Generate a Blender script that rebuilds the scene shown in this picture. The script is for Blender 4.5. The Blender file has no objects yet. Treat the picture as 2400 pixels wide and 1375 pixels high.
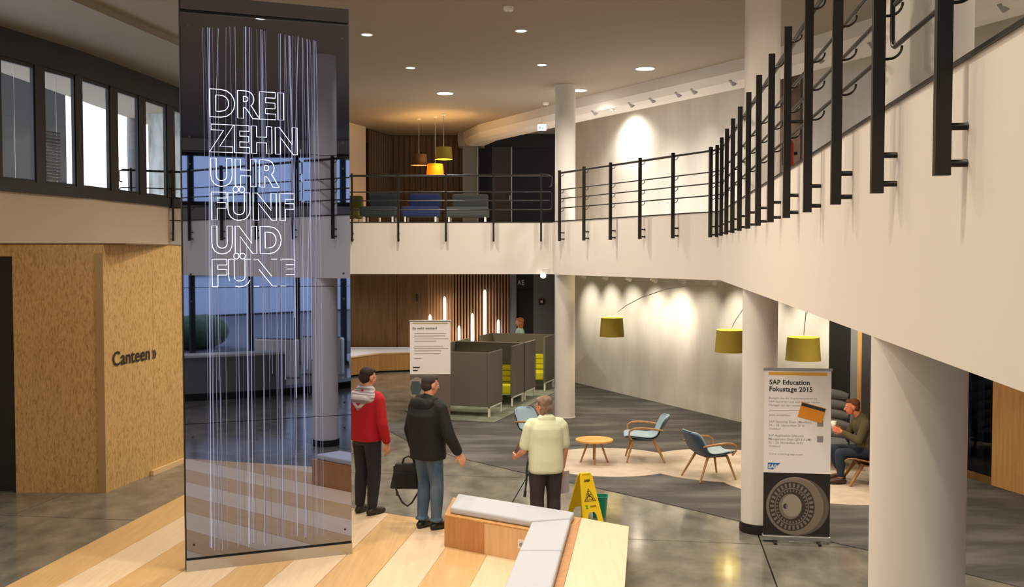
import bpy, bmesh, math, random
from mathutils import Vector, Matrix
random.seed(7)
S = bpy.context.scene
C = S.collection
PI = math.pi
R = math.radians

# ------------------------------------------------------------------ camera, sky, exposure
EYE = 3.2
F = 2400.0
PITCH = math.atan(90.5 / F)
cam_d = bpy.data.cameras.new('camera')
cam_d.sensor_width = 36.0
cam_d.lens = 36.0
cam_d.clip_start = 0.05
cam_d.clip_end = 300
cam = bpy.data.objects.new('camera', cam_d)
cam.location = (0, 0, EYE)
cam.rotation_euler = (PI / 2 - PITCH, 0, 0)
C.objects.link(cam)
S.camera = cam

S.view_settings.view_transform = 'Standard'
S.view_settings.look = 'None'
S.view_settings.gamma = 1.0
S.view_settings.exposure = 0.0
S.view_settings.use_curve_mapping = False
S.cycles.use_denoising = True
S.cycles.use_light_tree = True
S.cycles.max_bounces = 8
S.cycles.diffuse_bounces = 4
S.cycles.glossy_bounces = 5
S.cycles.transparent_max_bounces = 12
S.cycles.sample_clamp_indirect = 6.0
S.cycles.caustics_reflective = False
S.cycles.caustics_refractive = False

W = bpy.data.worlds.new('overcast_sky')
S.world = W
W.use_nodes = True
W.node_tree.nodes['Background'].inputs[0].default_value = (0.82, 0.9, 1.0, 1)
W.node_tree.nodes['Background'].inputs[1].default_value = 2.8


def lamp(kind, name, loc, power, color=(1, .965, .92), size=.2, aim=None, angle=150, blend=.6, spread=180):
    d = bpy.data.lights.new(name, kind)
    d.energy = power
    d.color = color
    if kind == 'AREA':
        d.shape = 'DISK'
        d.size = size
        d.spread = R(spread)
    else:
        d.shadow_soft_size = size
    if kind == 'SPOT':
        d.spot_size = R(angle)
        d.spot_blend = blend
    o = bpy.data.objects.new(name, d)
    o.location = loc
    v = (Vector(aim) - Vector(loc)) if aim is not None else Vector((0, 0, -1))
    o.rotation_euler = v.to_track_quat('-Z', 'Y').to_euler()
    C.objects.link(o)
    return o


# ------------------------------------------------------------------ measuring the place
def ray(px, py):
    v = Vector(((px - 1200) / F, 1.0, (687.5 - py) / F))
    c, s = math.cos(PITCH), math.sin(PITCH)
    return Vector((v.x, v.y * c + v.z * s, -v.y * s + v.z * c))


def on_z(px, py, z=0.0):
    d = ray(px, py)
    t = (z - EYE) / d.z
    return Vector((d.x * t, d.y * t, z))


def on_line(px, a, b):
    """floor-plan point where the sight line of column px meets the line a-b"""
    k = (px - 1200) / F
    ax, ay, bx, by = a[0], a[1], b[0], b[1]
    t = (k * ay - ax) / ((bx - ax) - k * (by - ay))
    return Vector((ax + (bx - ax) * t, ay + (by - ay) * t))


# ------------------------------------------------------------------ materials
MATS = {}


def srgb(c):
    def f(u):
        u /= 255.0
        return u / 12.92 if u <= .04045 else ((u + .055) / 1.055) ** 2.4
    return (f(c[0]), f(c[1]), f(c[2]), 1)


def mat(name, col, rough=.6, metal=0.0, col2=None, scale=(1, 1, 1), nscale=5.0, detail=4, lo=.35, hi=.65,
        bump=0.0, bscale=None, emit=None, estr=0.0, spec=.5, kind='noise', coat=0.0, obj=True):
    if name in MATS:
        return MATS[name]
    m = bpy.data.materials.new(name)
    m.use_nodes = True
    nt = m.node_tree
    b = nt.nodes['Principled BSDF']
    b.inputs['Base Color'].default_value = srgb(col)
    b.inputs['Roughness'].default_value = rough
    b.inputs['Metallic'].default_value = metal
    b.inputs['Specular IOR Level'].default_value = spec
    b.inputs['Coat Weight'].default_value = coat
    if emit:
        b.inputs['Emission Color'].default_value = srgb(emit)
        b.inputs['Emission Strength'].default_value = estr
    if col2 or bump:
        tc = nt.nodes.new('ShaderNodeTexCoord')
        mp = nt.nodes.new('ShaderNodeMapping')
        mp.inputs['Scale'].default_value = scale
        nt.links.new(tc.outputs['Object'], mp.inputs[0])
        if kind == 'noise':
            t = nt.nodes.new('ShaderNodeTexNoise')
            t.inputs['Scale'].default_value = nscale
            t.inputs['Detail'].default_value = detail
            out = t.outputs['Fac']
        elif kind == 'voronoi':
            t = nt.nodes.new('ShaderNodeTexVoronoi')
            t.inputs['Scale'].default_value = nscale
            out = t.outputs['Color']
        nt.links.new(mp.outputs[0], t.inputs['Vector'])
        if col2:
            r = nt.nodes.new('ShaderNodeValToRGB')
            r.color_ramp.elements[0].position = lo
            r.color_ramp.elements[1].position = hi
            r.color_ramp.elements[0].color = srgb(col)
            r.color_ramp.elements[1].color = srgb(col2)
            nt.links.new(out, r.inputs[0])
            nt.links.new(r.outputs[0], b.inputs['Base Color'])
        if bump:
            t2 = t
            if bscale:
                t2 = nt.nodes.new('ShaderNodeTexNoise')
                t2.inputs['Scale'].default_value = bscale
                nt.links.new(mp.outputs[0], t2.inputs['Vector'])
            bp = nt.nodes.new('ShaderNodeBump')
            bp.inputs['Strength'].default_value = bump
            bp.inputs['Distance'].default_value = .01
            nt.links.new(t2.outputs['Fac'] if 'Fac' in t2.outputs else t2.outputs[0], bp.inputs['Height'])
            nt.links.new(bp.outputs[0], b.inputs['Normal'])
    MATS[name] = m
    return m


def glow(name, col, strength):
    if name in MATS:
        return MATS[name]
    m = bpy.data.materials.new(name)
    m.use_nodes = True
    nt = m.node_tree
    nt.nodes.clear()
    e = nt.nodes.new('ShaderNodeEmission')
    e.inputs[0].default_value = srgb(col)
    e.inputs[1].default_value = strength
    o = nt.nodes.new('ShaderNodeOutputMaterial')
    nt.links.new(e.outputs[0], o.inputs[0])
    MATS[name] = m
    return m


def glass(name, tint=(.95, .97, .98), ior=1.27):
    m = bpy.data.materials.new(name)
    m.use_nodes = True
    nt = m.node_tree
    nt.nodes.clear()
    t = nt.nodes.new('ShaderNodeBsdfTransparent')
    t.inputs[0].default_value = (*tint, 1)
    g = nt.nodes.new('ShaderNodeBsdfGlossy')
    g.inputs['Roughness'].default_value = .01
    fr = nt.nodes.new('ShaderNodeFresnel')
    ge = nt.nodes.new('ShaderNodeNewGeometry')
    ma = nt.nodes.new('ShaderNodeMath')
    ma.operation = 'MULTIPLY_ADD'
    ma.inputs[1].default_value = 1 / ior - ior
    ma.inputs[2].default_value = ior
    nt.links.new(ge.outputs['Backfacing'], ma.inputs[0])
    nt.links.new(ma.outputs[0], fr.inputs[0])
    mx = nt.nodes.new('ShaderNodeMixShader')
    o = nt.nodes.new('ShaderNodeOutputMaterial')
    nt.links.new(fr.outputs[0], mx.inputs[0])
    nt.links.new(t.outputs[0], mx.inputs[1])
    nt.links.new(g.outputs[0], mx.inputs[2])
    nt.links.new(mx.outputs[0], o.inputs[0])
    MATS[name] = m
    return m


def osb_material():
    m = bpy.data.materials.new('oriented_strand_board')
    m.use_nodes = True
    nt = m.node_tree
    b = nt.nodes['Principled BSDF']
    b.inputs['Roughness'].default_value = .6
    tc = nt.nodes.new('ShaderNodeTexCoord')
    prev = None
    for i, (rx, ry, rz, sc) in enumerate(((.3, .5, .2, (12, 34, 42)), (1.1, -.4, .9, (15, 40, 52)), (-.6, .9, -.5, (22, 60, 80)))):
        mp = nt.nodes.new('ShaderNodeMapping')
        mp.inputs['Rotation'].default_value = (rx, ry, rz)
        mp.inputs['Scale'].default_value = (sc[2], sc[1], sc[0])
        v = nt.nodes.new('ShaderNodeTexVoronoi')
        v.inputs['Scale'].default_value = 1.0
        nt.links.new(tc.outputs['Object'], mp.inputs[0])
        nt.links.new(mp.outputs[0], v.inputs['Vector'])
        sp = nt.nodes.new('ShaderNodeSeparateColor')
        nt.links.new(v.outputs['Color'], sp.inputs[0])
        if prev is None:
            prev = sp.outputs[0]
        else:
            mx = nt.nodes.new('ShaderNodeMix')
            mx.inputs[0].default_value = .5
            nt.links.new(prev, mx.inputs[2])
            nt.links.new(sp.outputs[0], mx.inputs[3])
            prev = mx.outputs[0]
    r = nt.nodes.new('ShaderNodeValToRGB')
    r.color_ramp.elements[0].position = .12
    r.color_ramp.elements[0].color = srgb((172, 134, 82))
    r.color_ramp.elements[1].position = .85
    r.color_ramp.elements[1].color = srgb((214, 178, 120))
    e = r.color_ramp.elements.new(.45)
    e.color = srgb((200, 164, 106))
    nt.links.new(prev, r.inputs[0])
    nt.links.new(r.outputs[0], b.inputs['Base Color'])
    return m


M_WHITE = mat('white_wall_paint', (228, 223, 217), .7)
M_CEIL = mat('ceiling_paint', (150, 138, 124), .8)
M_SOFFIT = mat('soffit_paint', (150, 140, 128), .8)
M_PLASTER = mat('brushed_plaster', (226, 222, 216), .55, col2=(210, 206, 200), scale=(1, 1, .35), nscale=2.2, bump=.08)
M_BEIGE = mat('beige_wall_paint', (226, 208, 184), .75)
M_COL = mat('column_paint', (226, 222, 218), .5)
M_FLOOR = mat('polished_screed', (102, 100, 95), .14, col2=(138, 134, 125), nscale=2.6, detail=12, lo=.34, hi=.68, scale=(1.3, .8, 1), spec=.6)
M_GROUT = mat('floor_joint', (52, 50, 48), .8)
M_CARPET = mat('dark_streaked_carpet', (70, 68, 68), .95, col2=(120, 117, 116), nscale=1.3, detail=5, lo=.45, hi=.8, scale=(.55, 1.5, 1), bump=.2, bscale=400)
M_RUG = mat('beige_carpet', (196, 183, 170), .95, col2=(182, 168, 154), nscale=4, bump=.2, bscale=300)
M_GREENRUG = mat('grey_green_carpet', (104, 112, 100), .95, col2=(126, 134, 120), nscale=4)
M_BLACKM = mat('anthracite_steel', (38, 35, 33), .35, .35)
M_DARK = mat('black_lacquer', (20, 19, 19), .5)
M_FRAME = mat('dark_window_frame', (40, 41, 44), .5)
M_GREYW = mat('grey_wall', (124, 126, 130), .7)
M_DKGREY = mat('dark_grey_wall', (58, 56, 56), .7)
M_OAKW = mat('oak_wall_panel', (116, 86, 50), .5, col2=(98, 70, 38), scale=(6, 6, .5), nscale=3)
M_OAKL = mat('light_oak', (206, 158, 98), .45, col2=(190, 142, 84), scale=(8, 8, .6), nscale=3)
M_SLAT = mat('slat_wood', (164, 122, 76), .5, col2=(142, 102, 60), scale=(6, 6, .5), nscale=3)
M_CURT = mat('taupe_panel', (104, 84, 66), .8, col2=(88, 70, 54), scale=(6, 6, .4), nscale=3)
M_OSB = osb_material()
M_TIMBER = mat('pale_timber', (222, 190, 140), .6)
M_HONEY = mat('honey_deck_board', (222, 186, 136), .28, col2=(212, 174, 122), scale=(9, .5, 1), nscale=3)
M_PALE = mat('pale_deck_board', (238, 216, 186), .28, col2=(232, 206, 174), scale=(9, .5, 1), nscale=3)
M_BENCHD = mat('bench_oak_dark', (192, 140, 88), .4, col2=(176, 124, 74), scale=(9, 9, .6), nscale=3)
M_BENCHL = mat('bench_ash', (222, 184, 140), .4, col2=(212, 172, 128), scale=(9, 9, .6), nscale=3)
M_CUSH = mat('pale_grey_felt', (188, 193, 206), .9, bump=.1, bscale=300)
M_MIRROR = mat('tinted_mirror_glass', (144, 154, 184), .015, 1.0)
M_CHROME = mat('brushed_aluminium', (190, 190, 190), .3, .9)
M_WHITEM = mat('white_lacquered_steel', (232, 232, 226), .4)
M_BOOTH = mat('grey_felt_panel', (104, 98, 90), .95, bump=.15, bscale=250)
M_BOOTHIN = mat('dark_brown_felt', (78, 62, 54), .95)
M_LIME = mat('lime_upholstery', (206, 200, 30), .9, bump=.15, bscale=200)
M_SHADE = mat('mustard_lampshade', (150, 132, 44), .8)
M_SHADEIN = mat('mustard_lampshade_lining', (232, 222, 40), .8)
M_BLUE = mat('light_blue_shell', (148, 172, 190), .6)
M_BLUED = mat('slate_blue_shell_back', (66, 88, 112), .5)
M_WOODLEG = mat('oiled_oak', (176, 132, 86), .5, col2=(156, 114, 70), scale=(8, 8, 1), nscale=4)
M_TABLE = mat('amber_table_top', (222, 162, 84), .35)
M_BLACK = mat('black_print', (28, 28, 30), .6)
M_PAPER = mat('banner_vinyl', (246, 244, 248), .45)
M_GREYTXT = mat('grey_print', (150, 146, 148), .6)
M_DKTXT = mat('dark_print', (46, 50, 58), .6)
M_SAPBLUE = mat('blue_print', (58, 110, 170), .6)
M_GOLD = mat('gold_print', (236, 180, 66), .6)
M_ORANGE = mat('orange_card', (232, 150, 40), .6)
M_YSIGN = mat('yellow_plastic', (246, 210, 10), .4)
M_TEAL = mat('green_plastic', (10, 138, 112), .45)
M_RED = mat('red_enamel', (190, 24, 24), .35)
M_GLASS = glass('window_glass')
M_GLASSD = glass('dark_partition_glass', (.25, .32, .38))
M_SKIN = mat('skin', (214, 150, 122), .55)
M_SOCK = mat('white_plastic', (230, 228, 224), .4)
L_DISK = glow('lamp_diffuser', (255, 244, 226), 14)
L_TUBE = glow('neon_tube', (255, 236, 226), 9)

# ------------------------------------------------------------------ mesh helpers


class B:
    """collects shapes and links them as one mesh object"""

    def __init__(self):
        self.v, self.f, self.sm = [], [], []

    def add(self, vs, fs, smooth=False):
        n = len(self.v)
        self.v += [Vector(p) for p in vs]
        self.f += [tuple(n + i for i in f) for f in fs]
        self.sm += [smooth] * len(fs)
        return self

    def box(self, c, s, rz=0, M=None):
        x, y, z = s[0] / 2, s[1] / 2, s[2] / 2
        vs = [Vector((a * x, b * y, d * z)) for d in (-1, 1) for b in (-1, 1) for a in (-1, 1)]
        rot = M if M is not None else Matrix.Rotation(rz, 3, 'Z')
        vs = [rot @ p + Vector(c) for p in vs]
        return self.add(vs, [(0, 2, 3, 1), (4, 5, 7, 6), (0, 1, 5, 4), (2, 6, 7, 3), (0, 4, 6, 2), (1, 3, 7, 5)])

    def beam(self, a, b, w, h, up=(0, 0, 1)):
        """box from a to b, w across, h along up"""
        a, b = Vector(a), Vector(b)
        d = b - a
        L = d.length
        d.normalize()
        u = Vector(up)
        s = d.cross(u).normalized()
        u = s.cross(d).normalized()
        M = Matrix((s, d, u)).transposed()
        return self.box((a + b) / 2, (w, L, h), M=M)

    def prism(self, poly, z0, z1):
        n = len(poly)
        area = sum(poly[i][0] * poly[(i + 1) % n][1] - poly[(i + 1) % n][0] * poly[i][1] for i in range(n))
        if area < 0:
            poly = poly[::-1]
        vs = [(p[0], p[1], z0) for p in poly] + [(p[0], p[1], z1) for p in poly]
        fs = [tuple(range(n - 1, -1, -1)), tuple(range(n, 2 * n))]
        fs += [(i, (i + 1) % n, n + (i + 1) % n, n + i) for i in range(n)]
        return self.add(vs, fs)

    def tube(self, pts, r, n=10, flat=None, closed=False):
        pts = [Vector(p) for p in pts]
        rs = r if isinstance(r, (list, tuple)) else [r] * len(pts)
        rings = []
        side = None
        m = len(pts)
        for i, p in enumerate(pts):
            if closed:
                d = pts[(i + 1) % m] - pts[i - 1]
            else:
                d = pts[min(i + 1, m - 1)] - pts[max(i - 1, 0)]
            if d.length < 1e-9:
                d = Vector((0, 0, 1))
            d.normalize()
            if side is None:
                side = d.orthogonal().normalized()
            side = (side - d * side.dot(d))
            if side.length < 1e-6:
                side = d.orthogonal()
            side.normalize()
            up = d.cross(side)
            ring = []
            for k in range(n):
                a = 2 * PI * k / n
                ring.append(p + (side * math.cos(a) + up * math.sin(a)) * rs[i])
            rings.append(ring)
        vs = [q for rg in rings for q in rg]
        fs = []
        for i in range(m if closed else m - 1):
            j = (i + 1) % m
            for k in range(n):
                fs.append((i * n + k, i * n + (k + 1) % n, j * n + (k + 1) % n, j * n + k))
        self.add(vs, fs, True)
        if not closed:
            self.add(rings[0], [tuple(range(n - 1, -1, -1))])
            self.add(rings[-1], [tuple(range(n))])
        return self

    def cyl(self, c, r, h, n=24, r2=None):
        c = Vector(c)
        return self.tube([c, c + Vector((0, 0, h))], [r, r if r2 is None else r2], n)

    def lathe(self, prof, c=(0, 0, 0), n=28, sx=1, sy=1):
        """open surface of revolution of (r,z) points"""
        c = Vector(c)
        vs = []
        for r, z in prof:
            for k in range(n):
                a = 2 * PI * k / n
                vs.append(c + Vector((r * sx * math.cos(a), r * sy * math.sin(a), z)))
        fs = []
        for i in range(len(prof) - 1):
            for k in range(n):
                fs.append((i * n + k, i * n + (k + 1) % n, (i + 1) * n + (k + 1) % n, (i + 1) * n + k))
        return self.add(vs, fs, True)

    def ell(self, c, r, n=14, m=10, rot=None):
        vs, fs = [], []
        rot = rot or Matrix.Identity(3)
        for i in range(m + 1):
            t = PI * i / m
            for k in range(n):
                a = 2 * PI * k / n
                rr = max(math.sin(t), 1e-3)
                vs.append(rot @ Vector((r[0] * rr * math.cos(a), r[1] * rr * math.sin(a), r[2] * math.cos(t))) + Vector(c))
        for i in range(m):
            for k in range(n):
                fs.append((i * n + k, (i + 1) * n + k, (i + 1) * n + (k + 1) % n, i * n + (k + 1) % n))
        fs.append(tuple(range(n)))
        fs.append(tuple(m * n + k for k in range(n - 1, -1, -1)))
        return self.add(vs, fs, True)

    def mesh(self, name):
        me = bpy.data.meshes.new(name)
        me.from_pydata([tuple(p) for p in self.v], [], self.f)
        me.polygons.foreach_set('use_smooth', self.sm)
        me.update()
        return me

    def build(self, name, m, parent=None, bevel=0.0, seg=2, loc=None, rz=0, solid=0.0, subdiv=0, kind=None, label=None):
        o = bpy.data.objects.new(name, self.mesh(name))
        o.data.materials.append(m)
        C.objects.link(o)
        if parent is not None:
            o.parent = parent
        if loc is not None:
            o.location = loc
        o.rotation_euler.z = rz
        if solid:
            md = o.modifiers.new('solid', 'SOLIDIFY')
            md.thickness = solid
            md.offset = 0
        if bevel:
            md = o.modifiers.new('bevel', 'BEVEL')
            md.width = bevel
            md.segments = seg
            md.limit_method = 'ANGLE'
        if subdiv:
            md = o.modifiers.new('sub', 'SUBSURF')
            md.levels = md.render_levels = subdiv
        if kind:
            o['kind'] = kind
        if label:
            o['label'] = label
        return o


def tag(o, label, cat, group=None):
    o['label'] = label
    o['category'] = cat
    if group:
        o['group'] = group
    return o


def thing(name, label, cat, loc=(0, 0, 0), rz=0, group=None):
    o = bpy.data.objects.new(name, None)
    o.empty_display_size = .1
    C.objects.link(o)
    o.location = loc
    o.rotation_euler.z = rz
    return tag(o, label, cat, group)


def struct(o):
    o['kind'] = 'structure'
    return o


def kids(o):
    return [c for c in bpy.data.objects if c.parent == o]


def dup(root, loc=None, rz=None, label=None):
    def cp(o, par):
        c = o.copy()
        C.objects.link(c)
        c.parent = par
        for ch in kids(o):
            cp(ch, c)
        return c
    r = cp(root, root.parent)
    if loc is not None:
        r.location = loc
    if rz is not None:
        r.rotation_euler.z = rz
    if label:
        r['label'] = label
    return r


TXT = {}


def text_data(s, bold=0.0, res=3):
    """flat mesh of the lettering, cap height about .7 at size 1; returns verts, faces, width"""
    key = (s, bold)
    if key in TXT:
        return TXT[key]
    cu = bpy.data.curves.new('lettering', 'FONT')
    cu.body = s
    cu.size = 1
    cu.offset = bold
    cu.space_character = 1 + bold * 1.6
    cu.resolution_u = res
    o = bpy.data.objects.new('lettering', cu)
    C.objects.link(o)
    bpy.context.view_layer.update()
    me = bpy.data.meshes.new_from_object(o.evaluated_get(bpy.context.evaluated_depsgraph_get()))
    vs = [v.co.copy() for v in me.vertices]
    fs = [tuple(p.vertices) for p in me.polygons]
    bpy.data.objects.remove(o)
    bpy.data.curves.remove(cu)
    bpy.data.meshes.remove(me)
    TXT[key] = (vs, fs)
    return TXT[key]


def text(b, s, origin, ux, uy, cap, width=None, bold=0.0):
    """adds lettering to B b: lower-left at origin, ux along, uy up, cap = capital height, width = full width"""
    vs, fs = text_data(s, bold)
    if not vs:
        return
    x0 = min(v.x for v in vs)
    x1 = max(v.x for v in vs)
    sy = cap / .73
    sx = sy if width is None else width / (x1 - x0)
    o, ux, uy = Vector(origin), Vector(ux), Vector(uy)
    b.add([o + ux * ((v.x - x0) * sx) + uy * (v.y * sy) for v in vs], fs)

# lamp powers (W), used where each lamp is built
PB, PS, PV, PG, PU, PW_, PT_ = 68, 72, 45, 26, 34, 120, 60

# ================================================================== THE SETTING
ZS0, ZS1, ZC = 2.82, 3.84, 6.5          # gallery underside, gallery floor, ceiling

# floor: joints below, large screed bays above
fl = struct(B().box((3, 10, -.11), (26, 46, .1)).build('floor', M_GROUT))
ud = Vector((.139, .99)).normalized()
us = Vector((ud.y, -ud.x))
org = on_z(1785, 1275)
for i in range(-5, 4):
    for j in range(-7, 7):
        p = Vector((org.x, org.y)) + us * (i * 3.0) + ud * (j * 3.0)
        q = [p + us * a + ud * b for a, b in ((.008, .008), (2.992, .008), (2.992, 2.992), (.008, 2.992))]
        if max(k.y for k in q) < -7 or max(k.x for k in q) < -9.5 or min(k.x for k in q) > 12 or min(k.y for k in q) > 31:
            continue
        B().prism([(k.x, k.y) for k in q], -.06, 0).build('floor_slab', M_FLOOR, fl)

# carpet zone
edge = [(893, 1001), (960, 1036), (1075, 1073), (1225, 1108), (1400, 1144), (1560, 1180), (1735, 1222), (1937, 1268), (2048, 1293), (2262, 1345), (2400, 1378)]
pts = [on_z(*e) for e in edge]
cp = [(p.x, p.y) for p in pts] + [(5.6, 8.6), (7.6, 8.2), (6.72, 14.2), (5.45, 17.2), (4.35, 19.5), (1.55, 25.6), (1.2, 26.2), (-.2, 26.2)]
for e in ((1055, 945), (960, 976)):
    p = on_z(*e)
    cp.append((p.x, p.y))
struct(B().prism(cp, .0, .008).build('floor_carpet', M_CARPET))


def circle_poly(c, r, n=64, sy=1):
    return [(c[0] + r * math.cos(2 * PI * k / n), c[1] + r * sy * math.sin(2 * PI * k / n)) for k in range(n)]


rug_l = ('round beige carpet inlay under the small amber table', 'round beige carpet inlay under the dark blue shell chair beside the front round column',
         'largest round beige carpet inlay, under the seated man and the ribbed sofa')
for k, (c, r, z) in enumerate((((1.5, 15.72), 1.1, .012), ((3.22, 15.5), 1.24, .014), ((4.6, 14.6), 1.66, .016))):
    tag(B().prism(circle_poly(c, r), .008, z).build('carpet_circle', M_RUG), rug_l[k], 'rug')
g = [on_z(1040, 985), on_z(1160, 991), on_z(1232, 955), on_z(1310, 915)]
tag(B().prism([(p.x, p.y) for p in g] + [(1.15, 25.2), (-.8, 25.3), (-2.2, 20.9)], .008, .02).build('grey_green_rug', M_GREENRUG),
    'grey-green rug under the row of high-backed booths', 'rug')

# gallery slab
FA, FB, FK, FC, FD, FE, FG = (.894, -1.0), (3.1, 15.2), (.86, 19.8), (.8, 20.25), (-3.2, 20.35), (-5.3, 19.95), (-7.2, 18.9)
slab = [FA, (1.42, 2.84), (2.09, 7.75), FB, FK, FC, FD, FE, FG, (-8.4, 18.7), (-8.4, 31), (12.2, 31), (12.2, -1.9)]
struct(B().prism(slab, ZS0, ZS1).build('floor_gallery', M_WHITE))


def off(poly, d):
    out = []
    for i, p in enumerate(poly):
        a = Vector(poly[max(i - 1, 0)])
        b = Vector(poly[min(i + 1, len(poly) - 1)])
        t = (b - a).normalized()
        out.append(Vector(p) + Vector((-t.y, t.x)) * d)
    return out


front = [FA, (1.42, 2.84), (2.09, 7.75), FB, FK, FC, FD, FE, FG]
for nm, seg in (('trim_1', front),):
    o1 = off(seg, .012)
    o2 = off(seg, -.2)
    b = B()
    for i in range(len(seg) - 1):
        b.prism([tuple(o1[i]), tuple(o1[i + 1]), tuple(o2[i + 1]), tuple(o2[i])], ZS1, ZS1 + .014)
    struct(b.build(nm, M_BLACKM))

# ceiling and its drops
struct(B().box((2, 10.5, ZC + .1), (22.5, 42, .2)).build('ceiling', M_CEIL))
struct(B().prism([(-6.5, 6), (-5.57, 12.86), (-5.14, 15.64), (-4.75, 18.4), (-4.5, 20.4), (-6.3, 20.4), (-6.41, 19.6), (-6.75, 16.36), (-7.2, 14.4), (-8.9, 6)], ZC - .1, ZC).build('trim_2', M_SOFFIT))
bl = [(-1.5, 28.4), (-.85, 26.1), (1.32, 21.9), (3.9, 17.3), (5.07, 14.3), (6.6, 10), (7.8, 5), (8.2, 0)]
bo = off(bl, .5)
b = B()
for i in range(len(bl) - 1):
    a0, a1, c1, c0 = Vector(bl[i]), Vector(bl[i + 1]), bo[i + 1], bo[i]
    prof = [(0, ZC), (0, ZC - .2), (.18, ZC - .33), (.5, ZC - .38), (1, ZC - .38), (1, ZC)]
    vs = []
    for (s, z) in prof:
        p = a0.lerp(c0, s)
        vs.append((p.x, p.y, z))
    for (s, z) in prof:
        p = a1.lerp(c1, s)
        vs.append((p.x, p.y, z))
    n = len(prof)
    b.add(vs, [(k, k + 1, n + k + 1, n + k) for k in range(n - 1)] + [tuple(range(n)), tuple(range(2 * n - 1, n - 1, -1))])
struct(b.build('trim_3', M_WHITE))


def wall(name, poly, z0, z1, m, th=.2, side=1, parent=None):
    """vertical slab along a polyline; thickness goes to the left (side 1) or right (-1)"""
    o = off(poly, th * side)
    b = B()
    for i in range(len(poly) - 1):
        b.prism([tuple(poly[i]), tuple(poly[i + 1]), tuple(o[i + 1]), tuple(o[i])], z0, z1)
    w = b.build(name, m, parent)
    if parent is None:
        struct(w)
    return w


# right-hand plaster wall, both storeys
PW = [(1.25, 26.25), (1.55, 25.6), (4.35, 19.5), (5.37, 17.3)]
wall('wall_right', PW, 0, ZC, M_PLASTER, side=1)
W2a, W2b = (5.37, 17.3), (6.5, 14.7)
wall('wall_right_upper', [W2a, W2b, (7.1, 12.4), (8.6, 7), (9.2, 0)], ZS1, ZC, M_PLASTER, side=1)
b = B()
a, c = on_line(1826, (4.4, 19.35), W2a), on_line(1876, (4.4, 19.35), W2a)
b.beam((a.x - .02, a.y - .02, 5.17), (c.x - .02, c.y - .02, 5.17), .03, 2.64)
struct(b.build('door_3', M_CURT))
# lower right: black door leaf, grey strip, oak frame, dark glass, oak cladding
segs = [('door_1', 1945, 1996, M_DARK, 0, ZS0), ('wall_strip', 1996, 2012, M_GREYW, 0, ZS0), ('trim_4', 2012, 2022, M_OAKL, 0, ZS0),
        ('wall_recess', 2022, 2130, M_DKGREY, 0, ZS0)]
for nm, x0, x1, m, z0, z1 in segs:
    a, c = on_line(x0, W2a, W2b), on_line(x1, W2a, W2b)
    wall(nm, [tuple(a), tuple(c)], z0, z1, m, side=1)
a, c = on_line(2130, W2a, W2b), on_line(2332, W2b, (7.1, 12.4))
W2 = W2b
gw = wall('window_9', [tuple(a), W2, tuple(c)], 2.5, ZS0, M_FRAME, th=.12)
wall('sill', [tuple(a), W2, tuple(c)], 0, .12, M_OAKW, th=.14, parent=gw)
wall('pane', [tuple(a), W2, tuple(c)], .12, 2.5, M_GLASSD, th=.02, parent=gw)
for k in (2270, 2300, 2330):
    p = on_line(k, W2b, (7.1, 12.4))
    B().box((p.x + .03, p.y, 1.3), (.05, .07, 2.4), rz=.25).build('mullion', M_FRAME, gw)
struct(B().box((7.6, 16.4, 1.41), (.2, 5, 2.8), rz=.3).build('wall_room', M_DKGREY))
wc = wall('wall_oak', [tuple(c), (7.1, 12.4), (8.6, 7), (9.2, 0)], 0, ZS0, M_OAKL, side=1)

# back walls, lower storey
struct(B().box((-2.5, 30.35, 3.25), (13, .3, 6.5)).build('wall_back', M_DKGREY))
bk = B().box((-5.3, 30.05, 1.41), (5.65, .1, 2.82)).build('wall_panelling', M_OAKW)
struct(bk)
for k in range(4):
    B().box((-7.4 + k * 1.62 - .02, 29.985, 1.41), (1.6, .03, 2.78)).build('panel', M_OAKW, bk)
B().box((-2.78, 29.96, 1.95), (.04, .03, .22)).build('handle', M_DARK, bk)
sl = struct(B().box((-1.27, 30.1, 1.41), (2.4, .08, 2.82)).build('wall_slats', M_DARK))
sm = B().box((0, 0, 1.41), (.048, .07, 2.82)).mesh('slat')
sm.materials.append(M_SLAT)
for k in range(27):
    o = bpy.data.objects.new('slat', sm)
    C.objects.link(o)
    o.location = (-2.44 + k * .089, 30.0, 0)
    o.parent = sl
struct(B().box((.03, 30.05, 1.41), (.2, .12, 2.82)).build('trim_5', M_GREYW))
dr = struct(B().box((.38, 30.15, 1.1), (.5, .06, 2.2)).build('door_2', mat('dark_door', (46, 38, 36), .6)))
B().box((.38, 30.1, 2.5), (.5, .1, .6)).build('transom', M_DARK, dr)
for s_, x_ in (('A', .165), ('E', .285)):
    b = B()
    text(b, s_, (x_, 30.04, 2.32), (1, 0, 0), (0, 0, 1), .15, .1 if s_ == 'A' else .075, .01)
    b.build('letter', M_SOCK, dr)
struct(B().box((1.05, 30.05, 1.41), (.84, .12, 2.82)).build('wall_grey', M_GREYW))
tag(B().box((.87, 29.97, 1.83), (.15, .05, .17)).build('alarm_box', mat('alarm_maroon', (70, 22, 24), .5)), 'small red alarm call point on the grey wall beside the AE doorway', 'alarm')
B().box((.87, 29.94, 1.83), (.07, .02, .08)).build('button', M_SOCK, bpy.data.objects['alarm_box'])
struct(B().box((1.35, 28.3, 1.41), (.2, 4, 2.82)).build('wall_corridor', M_GREYW))

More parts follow.
